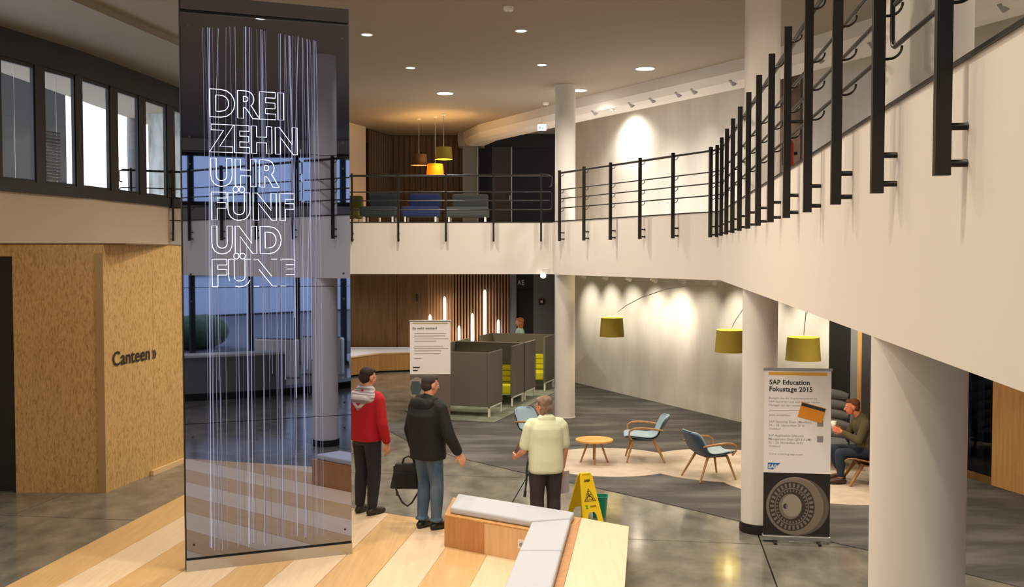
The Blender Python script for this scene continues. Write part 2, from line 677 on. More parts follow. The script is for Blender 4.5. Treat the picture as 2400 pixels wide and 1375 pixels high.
# upper storey lounge walls
wall('wall_lounge_left', [(-5.4, 20.6), (-4.1, 25.5), (-3.78, 26.6)], ZS1, ZC, M_BEIGE, side=1)
wall('wall_lounge_gap', [(-3.9, 26.62), (-3.85, 26.95)], ZS1, ZC, M_DARK, side=1)
ub = struct(B().box((-2.37, 28.55, 5.17), (2.2, .2, 2.66)).build('wall_lounge_back', M_CURT))
sm = B().box((0, 0, 0), (.13, .05, 2.6)).mesh('panel')
sm.materials.append(M_CURT)
for k in range(14):
    o = bpy.data.objects.new('panel', sm)
    C.objects.link(o)
    o.location = (-3.36 + k * .152, 28.43 + (.012 if k % 3 else 0), 5.17)
    o.parent = ub
for k in range(9):
    o = bpy.data.objects.new('panel', sm)
    C.objects.link(o)
    o.location = (-3.74 + k * .042, 26.98 + k * .165, 5.17)
    o.rotation_euler.z = R(76)
    o.parent = ub
for nm, x0, x1, m in (('door_4', 1085, 1121, M_GREYW), ('door_5', 1153, 1200, M_DKGREY)):
    X0, X1 = (x0 - 1200) / F * 27.9, (x1 - 1200) / F * 27.9
    d = struct(B().box(((X0 + X1) / 2, 27.9, 4.98), (X1 - X0, .08, 2.28)).build(nm, m))
    B().box((X1 - .01, 27.84, 4.98), (.025, .04, 2.28)).build('edge_strip', M_CHROME, d)
    B().box((X1 - .06, 27.82, 4.75), (.03, .04, .12)).build('handle', M_CHROME, d)
struct(B().box((-1.1, 28.0, 6.31), (.7, .5, .38)).build('trim_6', M_SOFFIT))
struct(B().box((.3, 28.2, 6.31), (2.1, .1, .38)).build('dark_corridor_block', M_DARK))  # black block added to stand for the corridor's darkness above the doors

# left wall: plaster below, ribbon of windows above
WL = [(-8.9, 6), (-7.2, 14.4), (-6.75, 16.36), (-6.41, 19.6), (-6.1, 22), (-5.4, 20.6 + 9.5)]
WL = [(-8.9, 6), (-7.2, 14.4), (-6.75, 16.36), (-6.41, 19.6), (-6.3, 21.5)]
wall('wall_left', [(-8.9, -8)] + WL, 0, 4.1, M_BEIGE, th=.3, side=1)
wall('wall_left_far', [(-6.3, 21.5), (-6.3, 30.2)], 0, ZC, M_BEIGE, th=.3, side=1)
wall('wall_left_near', [(-8.9, -8), (-8.9, 6)], 4.1, ZC, M_BEIGE, th=.3, side=1)
mull = [(on_line(x0, WL[i], WL[i + 1]), on_line(x1, WL[i], WL[i + 1])) for x0, x1, i in
        ((-8, 10, 1), (90, 112, 1), (184, 200, 1), (264, 282, 2), (331, 347, 2), (396, 414, 2))]
ends = [Vector(WL[3]), Vector(WL[4])]
near = [Vector(WL[0]).lerp(Vector(WL[1]), t) for t in (0, .14, .28, .42, .56, .7, .85)]
ws = []
for i in range(len(near)):
    ws.append((near[i] - Vector((.0, .05)), near[i] + Vector((.02, .05))))
ws += mull
ws.append((Vector(WL[3]).lerp(Vector(WL[4]), .55), Vector(WL[3]).lerp(Vector(WL[4]), .6)))
for i in range(len(ws) - 1):
    a, c = ws[i][1], ws[i + 1][0]
    e = ws[i][0]
    if (c - a).length < .15:
        continue
    t = (c - a).normalized()
    n = Vector((-t.y, t.x))
    def L(p, z, o=0.0):
        return (p.x + n.x * o, p.y + n.y * o, z)
    w = struct(B().beam(L(e, 6.0 + .25, .08), L(c, 6.0 + .25, .08), .2, .5).build('window_%d' % (i + 11), M_FRAME))
    B().beam(L(e, 4.18, .06), L(c, 4.18, .06), .24, .16).build('sill', M_FRAME, w)
    B().beam(L(e, 5.13, .03), L(a, 5.13, .03), .06, 1.76).build('mullion', M_FRAME, w)
    B().beam(L(a, 5.125, .045), L(c, 5.125, .045), .012, 1.75).build('pane', M_GLASS, w)
    b = B()
    b.beam(L(a, 4.28, .04), L(c, 4.28, .04), .05, .05).beam(L(a, 5.97, .04), L(c, 5.97, .04), .05, .06)
    q = a + t * .02
    b.beam(L(a, 5.13, .04), L(a + t * .03, 5.13, .04), .05, 1.75).beam(L(c - t * .03, 5.13, .04), L(c, 5.13, .04), .05, 1.75)
    b.build('window_frame', M_FRAME, w)
    if i == 8:      # half-lowered blind behind the second pane in view
        for k in range(15):
            B().beam(L(a + t * .06, 4.36 + k * .05, .12), L(a.lerp(c, .66), 4.36 + k * .05, .12), .05, .012, up=(n.x * .5, n.y * .5, 1)).build('blind_slat', M_FRAME, w)
    if i in (7, 8):
        B().tube([L(a.lerp(c, .72), 4.3, .2), L(a.lerp(c, .72), 5.95, .2)], .004, 6).build('cord', M_SOCK, w)

# near and far ends of the hall behind the viewpoint: glazed entrance front
struct(B().box((-6.2, -8.2, 3.25), (5.6, .3, 6.5)).build('wall_front', M_BEIGE))
FP = [Vector((-3.6, -9.3)), Vector((3.0, -9.3)), Vector((7.4, -7.3)), Vector((10.4, -4.6)), Vector((12.3, -1.6))]
wall('wall_front_band', [tuple(p) for p in FP], 2.82, 4.6, M_WHITE, th=.3, side=-1)
wall('wall_front_top', [tuple(p) for p in FP], 6.1, ZC, M_WHITE, th=.3, side=-1)
struct(B().box((-3.5, -8.8, 3.25), (.3, 1.3, 6.5)).build('wall_front_return', M_BEIGE))
wn = 31
for i in range(len(FP) - 1):
    a, c = FP[i], FP[i + 1]
    n_ = max(1, round((c - a).length / 1.5))
    for k in range(n_):
        p, q = a.lerp(c, k / n_), a.lerp(c, (k + 1) / n_)
        for z0, z1 in ((0, 2.82), (4.6, 6.1)):
            w = struct(B().beam((p.x, p.y, z0), (p.x, p.y, z1), .12, .14, up=(1, 0, 0)).build('window_%d' % wn, M_FRAME))
            wn += 1
            B().beam((p.x, p.y, z0 + .06), (q.x, q.y, z0 + .06), .1, .12).beam((p.x, p.y, z1 - .05), (q.x, q.y, z1 - .05), .1, .1).build('window_frame', M_FRAME, w)
            B().beam((p.x, p.y, (z0 + z1) / 2), (q.x, q.y, (z0 + z1) / 2), .012, z1 - z0 - .1).build('pane', M_GLASS, w)
struct(B().box((10.8, -.9, 1.4), (.3, 2.2, 2.8)).build('wall_side', M_WHITE))
wall('wall_side_near', [(9.2, 0), (12.3, -1.6)], 0, ZC, M_WHITE, side=1)

# columns
for k, (x, y, r, m) in enumerate(((1.04, 20.1, .2, M_COL), (2.865, 11.8, .2, M_COL), (1.895, 4.75, .212, M_COL), (7.3, 1.2, .2, M_COL))):
    c = struct(B().cyl((x, y, 0), r, ZC, 40).build('column', m))
    if k in (1, 2, 3):
        B().cyl((x, y, 0), r + .018, .11, 40).build('skirting', M_DARK, c)
    else:
        B().cyl((x, y, 0), r + .012, .02, 40).build('skirting', M_SOCK, c)

# ================================================================== OUTSIDE
struct(B().box((5, -45, -.25), (160, 72, .3)).build('ground_forecourt', mat('asphalt', (96, 96, 98), .9)))
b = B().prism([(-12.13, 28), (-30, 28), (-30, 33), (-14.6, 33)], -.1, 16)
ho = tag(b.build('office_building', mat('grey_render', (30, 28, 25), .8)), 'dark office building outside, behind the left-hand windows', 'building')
b = B()
p1, p2 = on_line(303, (-12, 25), (12, 25)), on_line(327, (-12, 25), (12, 25))
tag(B().cyl(((p1.x + p2.x) / 2, 25, 0), (p2.x - p1.x) / 2, 9).build('concrete_pillar', mat('dark_concrete', (110, 110, 112), .8)),
    'grey round pillar outside, seen through the fourth window', 'pillar')
p1, p2 = on_line(348, (-12, 24), (12, 24)), on_line(425, (-12, 24), (12, 24))
tag(B().box(((p1.x + p2.x) / 2, 24.3, 4.5), (p2.x - p1.x, .4, 9)).build('concrete_pier', mat('rough_concrete', (205, 208, 210), .9, col2=(150, 152, 150), nscale=6, detail=8, scale=(1, 1, .3), lo=.4, hi=.7)),
    'pale weathered concrete pier outside the last window before the mirror pillar', 'pillar')
tag(B().box((6, -34, 5), (44, 6, 10)).build('apartment_block', mat('pale_facade', (190, 196, 206), .8)), 'pale building across the forecourt, seen in the mirror', 'building')
for k in range(9):
    B().box((-12 + k * 4.4, -30.95, 3.2), (2.6, .1, 2.2)).build('window', mat('dark_panes', (60, 76, 96), .3), bpy.data.objects['apartment_block'])


def car(loc, rz, m, label):
    t = thing('car', label, 'car', loc, rz)
    prof = [(-2.1, .35), (-2.15, .75), (-1.5, .9), (-.9, 1.42), (.7, 1.42), (1.3, .95), (2.0, .82), (2.15, .4)]
    b = B()
    n = len(prof)
    vs = [(x, -.85, z) for x, z in prof] + [(x, .85, z) for x, z in prof]
    b.add(vs, [tuple(range(n)), tuple(range(2 * n - 1, n - 1, -1))] + [(i, n + i, n + (i + 1) % n, (i + 1) % n) for i in range(n)])
    b.build('body', m, t, bevel=.06)
    for s in (-1, 1):
        g = B()
        g.add([(-1.3, s * .86, .95), (-.85, s * .86, 1.34), (.65, s * .86, 1.34), (1.1, s * .86, .97)], [(0, 1, 2, 3)])
        g.build('side_glass', M_DARK, t)
    for x in (-1.35, 1.35):
        for s in (-1, 1):
            B().tube([(x, s * .72, .32), (x, s * .88, .32)], .32, 18).build('wheel', M_DARK, t)


car((3.0, -17, 0), R(12), mat('silver_car_paint', (150, 158, 170), .3, .4), 'silver car parked nearest outside the entrance, seen in the mirror')
car((8.5, -19, 0), R(20), mat('dark_car_paint', (50, 56, 70), .3, .4), 'dark car parked further along outside the entrance, seen in the mirror')
hd = B()
for k in range(5):
    hd.ell((9.5 + random.uniform(-.6, .6), -14 + random.uniform(-.5, .5), .5), (.8, .8, .6))
tag(hd.build('clipped_hedge', mat('hedge_green', (52, 70, 48), .9, col2=(80, 98, 66), nscale=20, bump=.6)), 'low clipped shrub outside the entrance, seen in the mirror', 'shrub')

# ================================================================== RAILINGS
def share(name, me, parent, loc, rz=0):
    o = bpy.data.objects.new(name, me)
    C.objects.link(o)
    o.parent = parent
    o.location = loc
    o.rotation_euler.z = rz
    return o


POST = B().box((0, 0, .29), (.05, .036, 1.34)).mesh('post')
STUB = B().tube([(-.02, 0, 0), (-.098, 0, 0), (-.1, 0, 0), (-.107, 0, 0)], [.0125, .0125, .02, .02], 12).mesh('stub')
_r = .055
HOOK = B().tube([(-.02, 0, -.012 - _r)] + [(-(.024 + .035 + _r * math.sin(k / 6 * PI / 2) - _r * .35), 0, -.012 - _r * math.cos(k / 6 * PI / 2)) for k in range(7)], .006, 7).mesh('bracket')
for _m in (POST, STUB, HOOK):
    _m.materials.append(M_BLACKM)


def railing(label, posts, rail_pts, inward, ends=(True, True)):
    """posts: list of (x,y,nx,ny) with n pointing to the void; rail_pts: plan polyline of the rails"""
    t = thing('railing', label, 'railing', (posts[0][0], posts[0][1], ZS1))
    ox, oy = posts[0][0], posts[0][1]
    hts = (.25, .43, .6)
    for (x, y, nx, ny) in posts:
        a = math.atan2(ny, nx)
        p = share('post', POST, t, (x - ox, y - oy, 0), a)
        for z in (-.22, -.34):
            share('stub', STUB, p, (0, 0, z))
        for z in hts + (.92,):
            share('bracket', HOOK, p, (0, 0, z))
    rp = [Vector((p[0] - ox, p[1] - oy, 0)) for p in rail_pts]
    for k, z in enumerate(hts + (.92,)):
        r = .011 if k < 3 else .021
        B().tube([p + Vector((0, 0, z)) for p in rp], r, 12).build('handrail' if k == 3 else 'rail', M_BLACKM, t)
    for on, p, q in ((ends[0], rp[0], rp[1]), (ends[1], rp[-1], rp[-2])):
        if on:
            d = (p - q).normalized() * .05
            B().tube([p + Vector((0, 0, .6)), p + d * .6 + Vector((0, 0, .59)), p + d + Vector((0, 0, .55)), p + d + Vector((0, 0, .3)), p + d * .6 + Vector((0, 0, .26)), p + Vector((0, 0, .25))], .011, 10).build('end_loop', M_BLACKM, t)
            B().tube([p + Vector((0, 0, .92)), p + d + Vector((0, 0, .9)), p + d + Vector((0, 0, .72)), p + Vector((0, 0, .7))], .014, 10).build('end_loop', M_BLACKM, t)
    return t


nrm = Vector((-.991, .135))
run = []
for k in range(13):
    Y = 3.38 + .97 * k
    run.append((.953 + .136 * Y, Y, nrm.x, nrm.y))


def rl(Y):       # rail line of the long right-hand run
    return (.953 + .136 * Y + .085, Y)


railing('black post railing of the long right-hand gallery edge, running back to the corner', run[1:], [(rl(4.62)[0] - .05, 4.6), rl(4.8), rl(8), rl(12), rl(15.1)], 1, (False, False))
near_posts = [(.953 + .136 * Y, Y, nrm.x, nrm.y) for Y in (3.38, 2.41, 1.44, .47, -.5)]
railing('black railing section nearest the viewer at the right edge, first big post', near_posts, [rl(4.42), rl(2), rl(-.9)], 1, (True, True))
# angled run
kd = (Vector(FK) - Vector(FB)).normalized()
kn = Vector((kd.y, -kd.x))
if kn.y > 0:
    kn = -kn
kn = Vector((-abs(kn.x), -abs(kn.y)))
A_, B_ = Vector(FB), Vector(FK)
posts = []
for px in (1664, 1576, 1499, 1430, 1368, 1311):
    q = on_line(px, tuple(A_ + kn * .1), tuple(B_ + kn * .1))
    posts.append((q.x, q.y, kn.x, kn.y))
r0 = A_ - kn * -.02
railing('black railing of the short angled gallery edge in front of the bright plaster wall', posts,
        [rl(15.05), (posts[0][0] - kn.x * .085, posts[0][1] - kn.y * .085), (posts[-1][0] - kn.x * .085 - .05, posts[-1][1] - kn.y * .085 + .08)], 1, (False, True))
# back run
posts = []
for px in (310, 407, 505, 610, 715):
    L_ = (FG, FE) if px < 600 else (FE, FD)
    q = on_line(px, (L_[0][0], L_[0][1] - .1), (L_[1][0], L_[1][1] - .1))
    d = (Vector(L_[1]) - Vector(L_[0])).normalized()
    posts.append((q.x, q.y, d.y, -d.x))
for px in (826, 934, 1045, 1157, 1268):
    q = on_line(px, (FD[0], FD[1] - .1), (FC[0], FC[1] - .1))
    posts.append((q.x, q.y, 0, -1))
st = on_line(290, FG, FE)
en = on_line(1287, (FD[0], FD[1] - .015), (FC[0], FC[1] - .015))
railing('black railing across the far gallery edge in front of the upper lounge', posts,
        [(st.x, st.y - .02), (FE[0], FE[1] - .02), (FD[0], FD[1] - .015), (en.x, en.y)], 1, (True, True))
# short handrail stub further in, beside the front column
t = thing('wall_handrail', 'short horizontal black handrail behind the front column on the gallery', 'handrail', (3.05, 12.0, ZS1))
B().tube([(-.1, .3, .94), (.3, .25, .94), (.42, .1, .92), (.42, .05, .86)], .02, 12).build('rail', M_BLACKM, t)
B().tube([(.42, .06, .88), (.42, .06, 0)], .018, 12).build('post', M_BLACKM, t)

# ================================================================== MIRROR PILLAR
mo = thing('mirror_pillar', 'tall tinted mirror slab with glowing outlined German words on the wooden deck', 'sculpture', (-3.19, 9.92, .1), math.atan2(.376, .927))
MW = 1.65
fr = B().box((MW / 2, .085, 2.8), (MW, .13, 5.6)).build('core', M_DARK, mo)
B().box((MW / 2, .01, .055), (MW - .004, .05, .11)).build('plinth', M_CHROME, mo, label='grey metal plinth strip')
zz = [.13, 1.45, 2.78, 4.11, 5.43]
for k in range(4):
    p = B().box((MW / 2, .006, (zz[k] + zz[k + 1]) / 2), (MW - .012, .018, zz[k + 1] - zz[k] - .006)).build('glass_panel', M_MIRROR, mo)
    for sx in (.075, MW - .075):
        for sz in (zz[k] + .13, zz[k + 1] - .13):
            B().tube([(sx, -.006, sz), (sx, -.001, sz)], .011, 12).build('bolt', M_DARK, p)
B().box((MW / 2, .006, 5.53), (MW - .012, .018, .14)).build('glass_panel', M_MIRROR, mo)
rnd = random.Random(3)
thr = [glow('light_thread_%d' % i, (214, 218, 255), s) for i, s in enumerate((.22, .42, .8))]
xs = [.23 + rnd.random() * 1.12 for _ in range(34)]
for c in (.26, .33, .62, .8, 1.12, 1.25, 1.3):
    xs += [c + rnd.gauss(0, .018) for _ in range(4)]
for i, x in enumerate(xs):
    dx = rnd.gauss(0, .035)
    z0 = .17 + rnd.random() * .08 if rnd.random() < .8 else 1.5 + rnd.random()
    z1 = 5.34 - .12 * abs(x - .6) if rnd.random() < .85 else 3.4 + rnd.random() * 1.5
    B().tube([(x + dx, -.0055, z1), (x, -.0055, (z0 + z1) / 2), (x - dx * .2, -.0055, z0)], rnd.choice((.0012, .0016, .0022)), 5).build('light_thread', rnd.choice(thr), mo)
m_let = glow('letter_light', (224, 228, 255), 2.6)


def outline(b, s, x, z, cap, width, keep=None):
    vs, fs = text_data(s, .034, 4)
    cnt = {}
    for f in fs:
        for i in range(len(f)):
            e = (f[i], f[(i + 1) % len(f)])
            k = (min(e), max(e))
            cnt[k] = cnt.get(k, 0) + 1
    # vertices can be doubled: merge by position
    x0 = min(v.x for v in vs)
    x1 = max(v.x for v in vs)
    sx, sy = width / (x1 - x0), cap / .73
    nxt = {}
    for (i, j), c in cnt.items():
        if c == 1:
            nxt.setdefault(i, []).append(j)
            nxt.setdefault(j, []).append(i)
    seen = set()
    for s0 in list(nxt):
        if s0 in seen:
            continue
        loop = [s0]
        seen.add(s0)
        cur = s0
        while True:
            n = [k for k in nxt[cur] if k not in seen]
            if not n:
                break
            cur = n[0]
            seen.add(cur)
            loop.append(cur)
        pts = [Vector((x + (vs[i].x - x0) * sx, -.0075, z + vs[i].y * sy)) for i in loop]
        if keep is None:
            if len(pts) > 2:
                b.tube(pts, .0035, 6, closed=True)
        else:
            for a, c in zip(pts, pts[1:] + pts[:1]):
                m = (a + c) / 2
                if keep(m, a, c):
                    b.tube([a, c], .003, 6)


rows = [('DREI', .27, 4.455, .71), ('ZEHN', .262, 4.115, .85), ('UHR', .272, 3.785, .66), ('FÜNF', .275, 3.455, .80), ('UND', .275, 3.125, .67)]
for s, x, z, w in rows:
    b = B()
    outline(b, s, x, z, .262, w)
    b.build('letter_row', m_let, mo)
b = B()
outline(b, 'FÜNF', .275, 2.8, .262, .8, keep=lambda m, a, c: not (abs(a.x - c.x) < .01 and m.x > .62) and not (m.z < 2.86 and .45 < m.x < .5))
b.build('letter_row', m_let, mo)

# ================================================================== OSB ENCLOSURE
ob = thing('strand_board_enclosure', 'tall enclosure of strand board panels with a Canteen arrow sign', 'partition', (-5.46, 13.69, 0))
HO = 3.34
v = Vector((.185, 1)).normalized()
aa = math.atan2(v.y, v.x)
for k in range(3):
    c = v * (.62 + 1.25 * k) + Vector((-v.y, v.x)) * .02
    B().box((c.x, c.y, HO / 2), (1.244, .03, HO), rz=aa).build('board', M_OSB, ob)
B().box((-.62, .015, HO / 2), (1.2, .03, HO)).build('board', M_OSB, ob)
B().box((-.055, -.008, HO / 2 - .06), (.1, .016, HO - .12)).build('corner_board', mat('corner_board', (176, 144, 100), .6), ob)
B().box((-1.95, .015, HO - .08), (1.46, .03, .16)).build('lintel', M_OSB, ob)
B().box((-1.95, .12, 1.58), (1.46, .03, 3.16)).build('door', mat('charcoal_door', (30, 30, 32), .5), ob)
B().box((-1.235, .06, 1.58), (.03, .12, 3.16)).build('door_frame', M_DARK, ob)
B().box((-1.0, 1.6, HO + .006), (2.6, 3.2, .02)).build('top_board', M_OAKW, ob)
c = v * 1.75 + Vector((v.y, -v.x)) * .03
B().box((c.x, c.y, .035), (1.3, .05, .07), rz=aa).build('base_batten', M_TIMBER, ob)
for s_, o_, w_, l_ in (('Canteen', .18, .95, 'black word Canteen'), ('»', 1.19, .12, 'black double arrow')):
    b = B()
    text(b, s_, (v.x * o_ + .007, v.y * o_ - .002, 1.69), (v.x, v.y, 0), (0, 0, 1), .2, w_, .012)
    b.build('lettering', M_BLACK, ob, label=l_)

# ================================================================== WOODEN DECK
dk = thing('wooden_deck', 'low platform of wide alternating honey and pale boards under the mirror pillar', 'deck', (-1.8, 9, 0))
DD = Vector((.135, 1))
far = lambda X: 12.44 - .557 * (X + 1.96)


def isect_far(x0):           # x0 = X at Y 9.56
    # X = x0 + .135 (Y-9.56); Y = far(X)
    Y = (12.44 - .557 * (x0 - .135 * 9.56 + 1.96)) / (1 + .557 * .135)
    return (x0 + .135 * (Y - 9.56), Y)


def near_pt(x0):
    Y = 4.5 if x0 < 0 else 4.5 + x0 * 2.3
    return (x0 + .135 * (Y - 9.56), Y)


for k in range(12):
    a, c = -4.73 + .483 * k, -4.73 + .483 * (k + 1)
    q = [near_pt(a + .0015), near_pt(c - .0015), isect_far(c - .0015), isect_far(a + .0015)]
    m = M_PALE if k % 2 else M_HONEY
    cuts = {2: (11.15,), 6: (8.4,), 5: (10.9,), 9: (7.2,)}.get(k, ())
    if cuts:
        Yc = cuts[0]
        l, r = (a + .0015 + .135 * (Yc - 9.56), Yc), (c - .0015 + .135 * (Yc - 9.56), Yc + .03)
        parts = [[q[0], q[1], (r[0], r[1] - .004), (l[0], l[1] - .004)], [l, r, q[2], q[3]]]
    else:
        parts = [q]
    for pl in parts:
        B().prism([(x + 1.8, y - 9) for x, y in pl], .012, .1).build('plank', m, dk)
B().prism([(x + 1.8, y - 9) for x, y in (near_pt(-4.72), near_pt(1.05), isect_far(1.05), isect_far(-4.72))], .0, .012).build('base', M_DARK, dk)

# ================================================================== BENCH ON THE DECK
bn = thing('corner_bench', 'L-shaped wooden corner bench with pale grey seat cushions on the deck', 'bench', (.2, 10.2, .1))


def loc(ps):
    return [(x - .2, y - 10.2) for x, y in ps]


HB = .34
B().prism(loc([(-.7, 10.83), (.22, 10.22), (-.13, 7.52), (.8, 7.52), (1.17, 10.31), (-.66, 11.54)]), 0, HB - .02).build('body', M_BENCHL, bn)
f0, f1 = Vector((-.71, 10.81)), Vector((.21, 10.2))
fm = f0.lerp(f1, .47)
for p, q, m in ((f0, fm, M_BENCHD), (fm, f1, M_BENCHL)):
    dd = (q - p).normalized() * .0015
    n = Vector((dd.y, -dd.x)).normalized() * .02
    B().prism(loc([tuple(p + dd), tuple(q - dd), tuple(q - dd + n), tuple(p + dd + n)]), 0, HB - .02).build('front_panel', m, bn)
B().prism(loc([(.21, 10.19), (.19, 10.2), (-.17, 7.5), (-.15, 7.5)]), 0, HB - .02).build('side_panel', M_BENCHD, bn)
for pl in ([(-.72, 10.8), (.21, 10.18), (.66, 10.4), (.73, 10.67), (-.67, 11.58)], [(.21, 10.18), (-.17, 7.5), (.305, 7.5), (.73, 10.66), (.66, 10.4)]):
    B().prism(loc(pl), HB - .02, HB).build('seat_board', M_OAKL if pl[0][0] < 0 else M_BENCHD, bn, bevel=.002)
B().prism(loc([(.732, 10.67), (1.19, 10.32), (.815, 7.5), (.308, 7.5)]), HB - .02, HB + .001).build('shelf_board', M_PALE, bn, bevel=.002)
for pl in ([(-.66, 10.84), (.19, 10.27), (.6, 10.37), (.655, 10.62), (-.61, 11.46)],
           [(.195, 10.22), (.6, 10.34), (.455, 9.24), (.065, 9.24)],
           [(.062, 9.22), (.452, 9.22), (.24, 7.56), (-.14, 7.56)]):
    B().prism(loc(pl), HB + .001, HB + .075).build('cushion', M_CUSH, bn, bevel=.022, seg=3)
o = B().box((-.1, .04, .18), (.09, .012, .09), rz=-.58).build('power_outlet', M_SOCK, bn)
B().tube([(-.105, .03, .18), (-.11, .02, .18)], .02, 12).build('socket', M_GREYTXT, o)

# ================================================================== BOOTHS (high-backed sofas)
U = Vector((.3, .954)).normalized()
Wv = Vector((-U.y, U.x))
P0 = Vector((-.44, 19.95))
BW, BD, BH = 1.62, .84, 1.27


def booth(s0, flip, label):
    """local x = along row (U) , y = width direction; opening towards +x, or -x when flipped"""
    p = P0 + U * s0
    t = thing('high_back_sofa', label, 'sofa', (p.x, p.y, .02), math.atan2(U.y, U.x), 'grey felt booth sofas')
    X = (lambda x: BD - x) if flip else (lambda x: x)

    def bx(x0, x1, y0, y1, z0, z1):
        a, c = X(x0), X(x1)
        return B().box(((a + c) / 2, (y0 + y1) / 2, (z0 + z1) / 2), (abs(c - a), y1 - y0, z1 - z0))
    bx(0, .05, .05, BW - .05, .2, BH).build('back_panel', M_BOOTH, t, bevel=.012)
    bx(0, BD, 0, .05, .2, BH).build('side_panel', M_BOOTH, t, bevel=.012)
    bx(0, BD, BW - .05, BW, .2, BH).build('side_panel', M_BOOTH, t, bevel=.012)
    s = bx(.05, BD - .08, .05, BW - .05, .24, .43).build('seat', M_LIME, t, bevel=.03, seg=3)
    for z in (.44, .56, .68):
        bx(.05, .19 + (.7 - z) * .2, .055, BW - .055, z, z + .115).build('back_cushion', M_LIME, t, bevel=.03, seg=3)
    for y in (.025, BW - .025):
        b = bx(0.03, .075, y - .02, y + .02, 0, .2)
        for c in (bx(BD - .075, BD - .03, y - .02, y + .02, 0, .2), bx(.03, BD - .03, y - .02, y + .02, .165, .2)):
            b.add(c.v, c.f)
        b.build('leg_frame', M_WHITEM, t, bevel=.004)
    return t


booth(0, False, 'nearest grey felt high-backed sofa, behind the man in the black coat')
booth(1.5, True, 'second grey felt high-backed sofa, facing the viewer with a lime seat seen through the gap')
booth(2.42, False, 'third grey felt high-backed sofa, back to back with the second')
booth(4.05, True, 'rearmost grey felt high-backed sofa beside the far column, with the brightest lime cushions')

# neon tubes on the slat wall
tl = ['shortest lit vertical tube, just above the left end of the grey banner', 'lit vertical tube rising above the right end of the grey banner',
      'lowest lit vertical tube, just right of the grey banner', 'lit vertical tube of middle height between the lowest and the tallest',
      'tallest lit vertical tube on the slatted wall', 'rightmost lit vertical tube on the slatted wall']
for (px, y0, y1), l in zip(((1008, 737, 850), (1042, 695, 820), (1076, 763, 838), (1107, 734, 812), (1136, 679, 802), (1168, 749, 812)), tl):
    a, c = ray(px, y0), ray(px, y1)
    Y = 29.75
    za, zc, x = EYE + a.z / a.y * Y, EYE + c.z / c.y * Y, a.x / a.y * Y
    t = thing('tube_lamp', l, 'lamp', (x, Y, zc), 0, 'vertical tube lamps on the slatted wall')
    B().tube([(0, 0, 0), (0, 0, .02), (0, 0, za - zc - .05), (0, 0, za - zc)], [.02, .036, .036, .015], 14).build('tube', L_TUBE, t)
    B().box((0, .12, .05), (.05, .16, .05)).box((0, .12, za - zc - .08), (.05, .16, .05)).build('bracket', M_DARK, t)

# low wooden tribune at the back left
t = thing('low_wooden_tribune', 'low angled wooden tribune with a pale top along the brown wall', 'bench', (-3.5, 27, 0))
q = [(-5.6, 25.2), (-4.2, 26.7), (-3.6, 27.75), (-2.2, 28.2), (-2.0, 29.7), (-6.1, 29.7), (-6.15, 25.6)]
pl = [(x + 3.5, y - 27) for x, y in q]
B().prism(pl, .05, .5).build('body', M_OAKL, t)
B().prism([(x * .93 - .08, y * .9 + .12) for x, y in pl], .0, .05).build('plinth', M_DARK, t)
B().prism([(x * .93 - .1, y * .92 + .13) for x, y in pl], .5, .53).build('top_cushion', M_CUSH, t)
B().beam((-.1, .78, .515), (1.3, 1.2, .515), .05, .03).beam((-.1, .78, .515), (-.7, -.3, .515), .05, .03).build('top_edge', M_TIMBER, t)

# ================================================================== CHAIRS, TABLE
def shell(width, back_h=.7, seat_z=.36, depth=.56, top_w=.82, nx=12):
    prof = [(.3, seat_z + .0), (.27, seat_z + .022), (.15, seat_z + .015), (0, seat_z - .005), (-.12, seat_z - .01), (-.2, seat_z + .03), (-.26, seat_z + .12),
            (-.31, seat_z + .2), (-.35, seat_z + .28), (-.385, back_h - .01), (-.4, back_h)]
    ws = [.8, .9, .98, 1, 1, .99, .98, .96, .93, top_w, top_w * .7]
    vs, fs = [], []
    for (y, z), w in zip(prof, ws):
        for k in range(nx + 1):
            u = k / nx * 2 - 1
            side = abs(u) ** 3
            back = max(0, min(1, (z - seat_z) / .2))
            vs.append((u * w * width / 2, y + side * .07 * back, z + side * .035 * (1 - back)))
    n = nx + 1
    for i in range(len(prof) - 1):
        for k in range(nx):
            fs.append((i * n + k, i * n + k + 1, (i + 1) * n + k + 1, (i + 1) * n + k))
    return B().add(vs, fs, True)


def arm_chair(loc, rz, label):
    t = thing('shell_armchair', label, 'chair', loc, rz, 'blue shell armchairs with wooden arms')
    sh = shell(.56).build('shell', M_BLUE, t, subdiv=1)
    so = B()
    src = shell(.565)
    so.add([Vector((p.x, p.y - .012, p.z - .016)) for p in src.v], src.f, True)
    so.build('shell_back', M_BLUED, t, solid=.014, subdiv=1, label='dark slate-blue outer shell')
    md = sh.modifiers.new('solid', 'SOLIDIFY')
    md.thickness = .012
    for s in (-1, 1):
        pts = [(s * .275, -.27, .5), (s * .31, -.15, .525), (s * .325, .05, .54), (s * .325, .17, .53), (s * .315, .235, .49), (s * .3, .24, .42), (s * .27, .2, .355)]
        B().tube(pts, [.014, .017, .019, .018, .015, .014, .013], 10).build('armrest', M_WOODLEG, t)
        B().tube([(s * .17, .17, .345), (s * .26, .27, 0)], [.02, .013], 10).build('leg', M_WOODLEG, t)
        B().tube([(s * .17, -.13, .345), (s * .26, -.31, 0)], [.02, .013], 10).build('leg', M_WOODLEG, t)
    B().box((0, .02, .335), (.36, .34, .02)).build('under_frame', M_BLUED, t)
    return t


arm_chair((2.05, 15.85, .016), R(86), 'light blue shell armchair facing left towards the small amber table')
arm_chair((2.83, 14.55, .016), R(-70), 'blue shell armchair beside the front round column, its dark back to the left')
arm_chair((.43, 16.45, .008), R(-128), 'pale blue shell armchair half hidden behind the person in the pale green shirt')

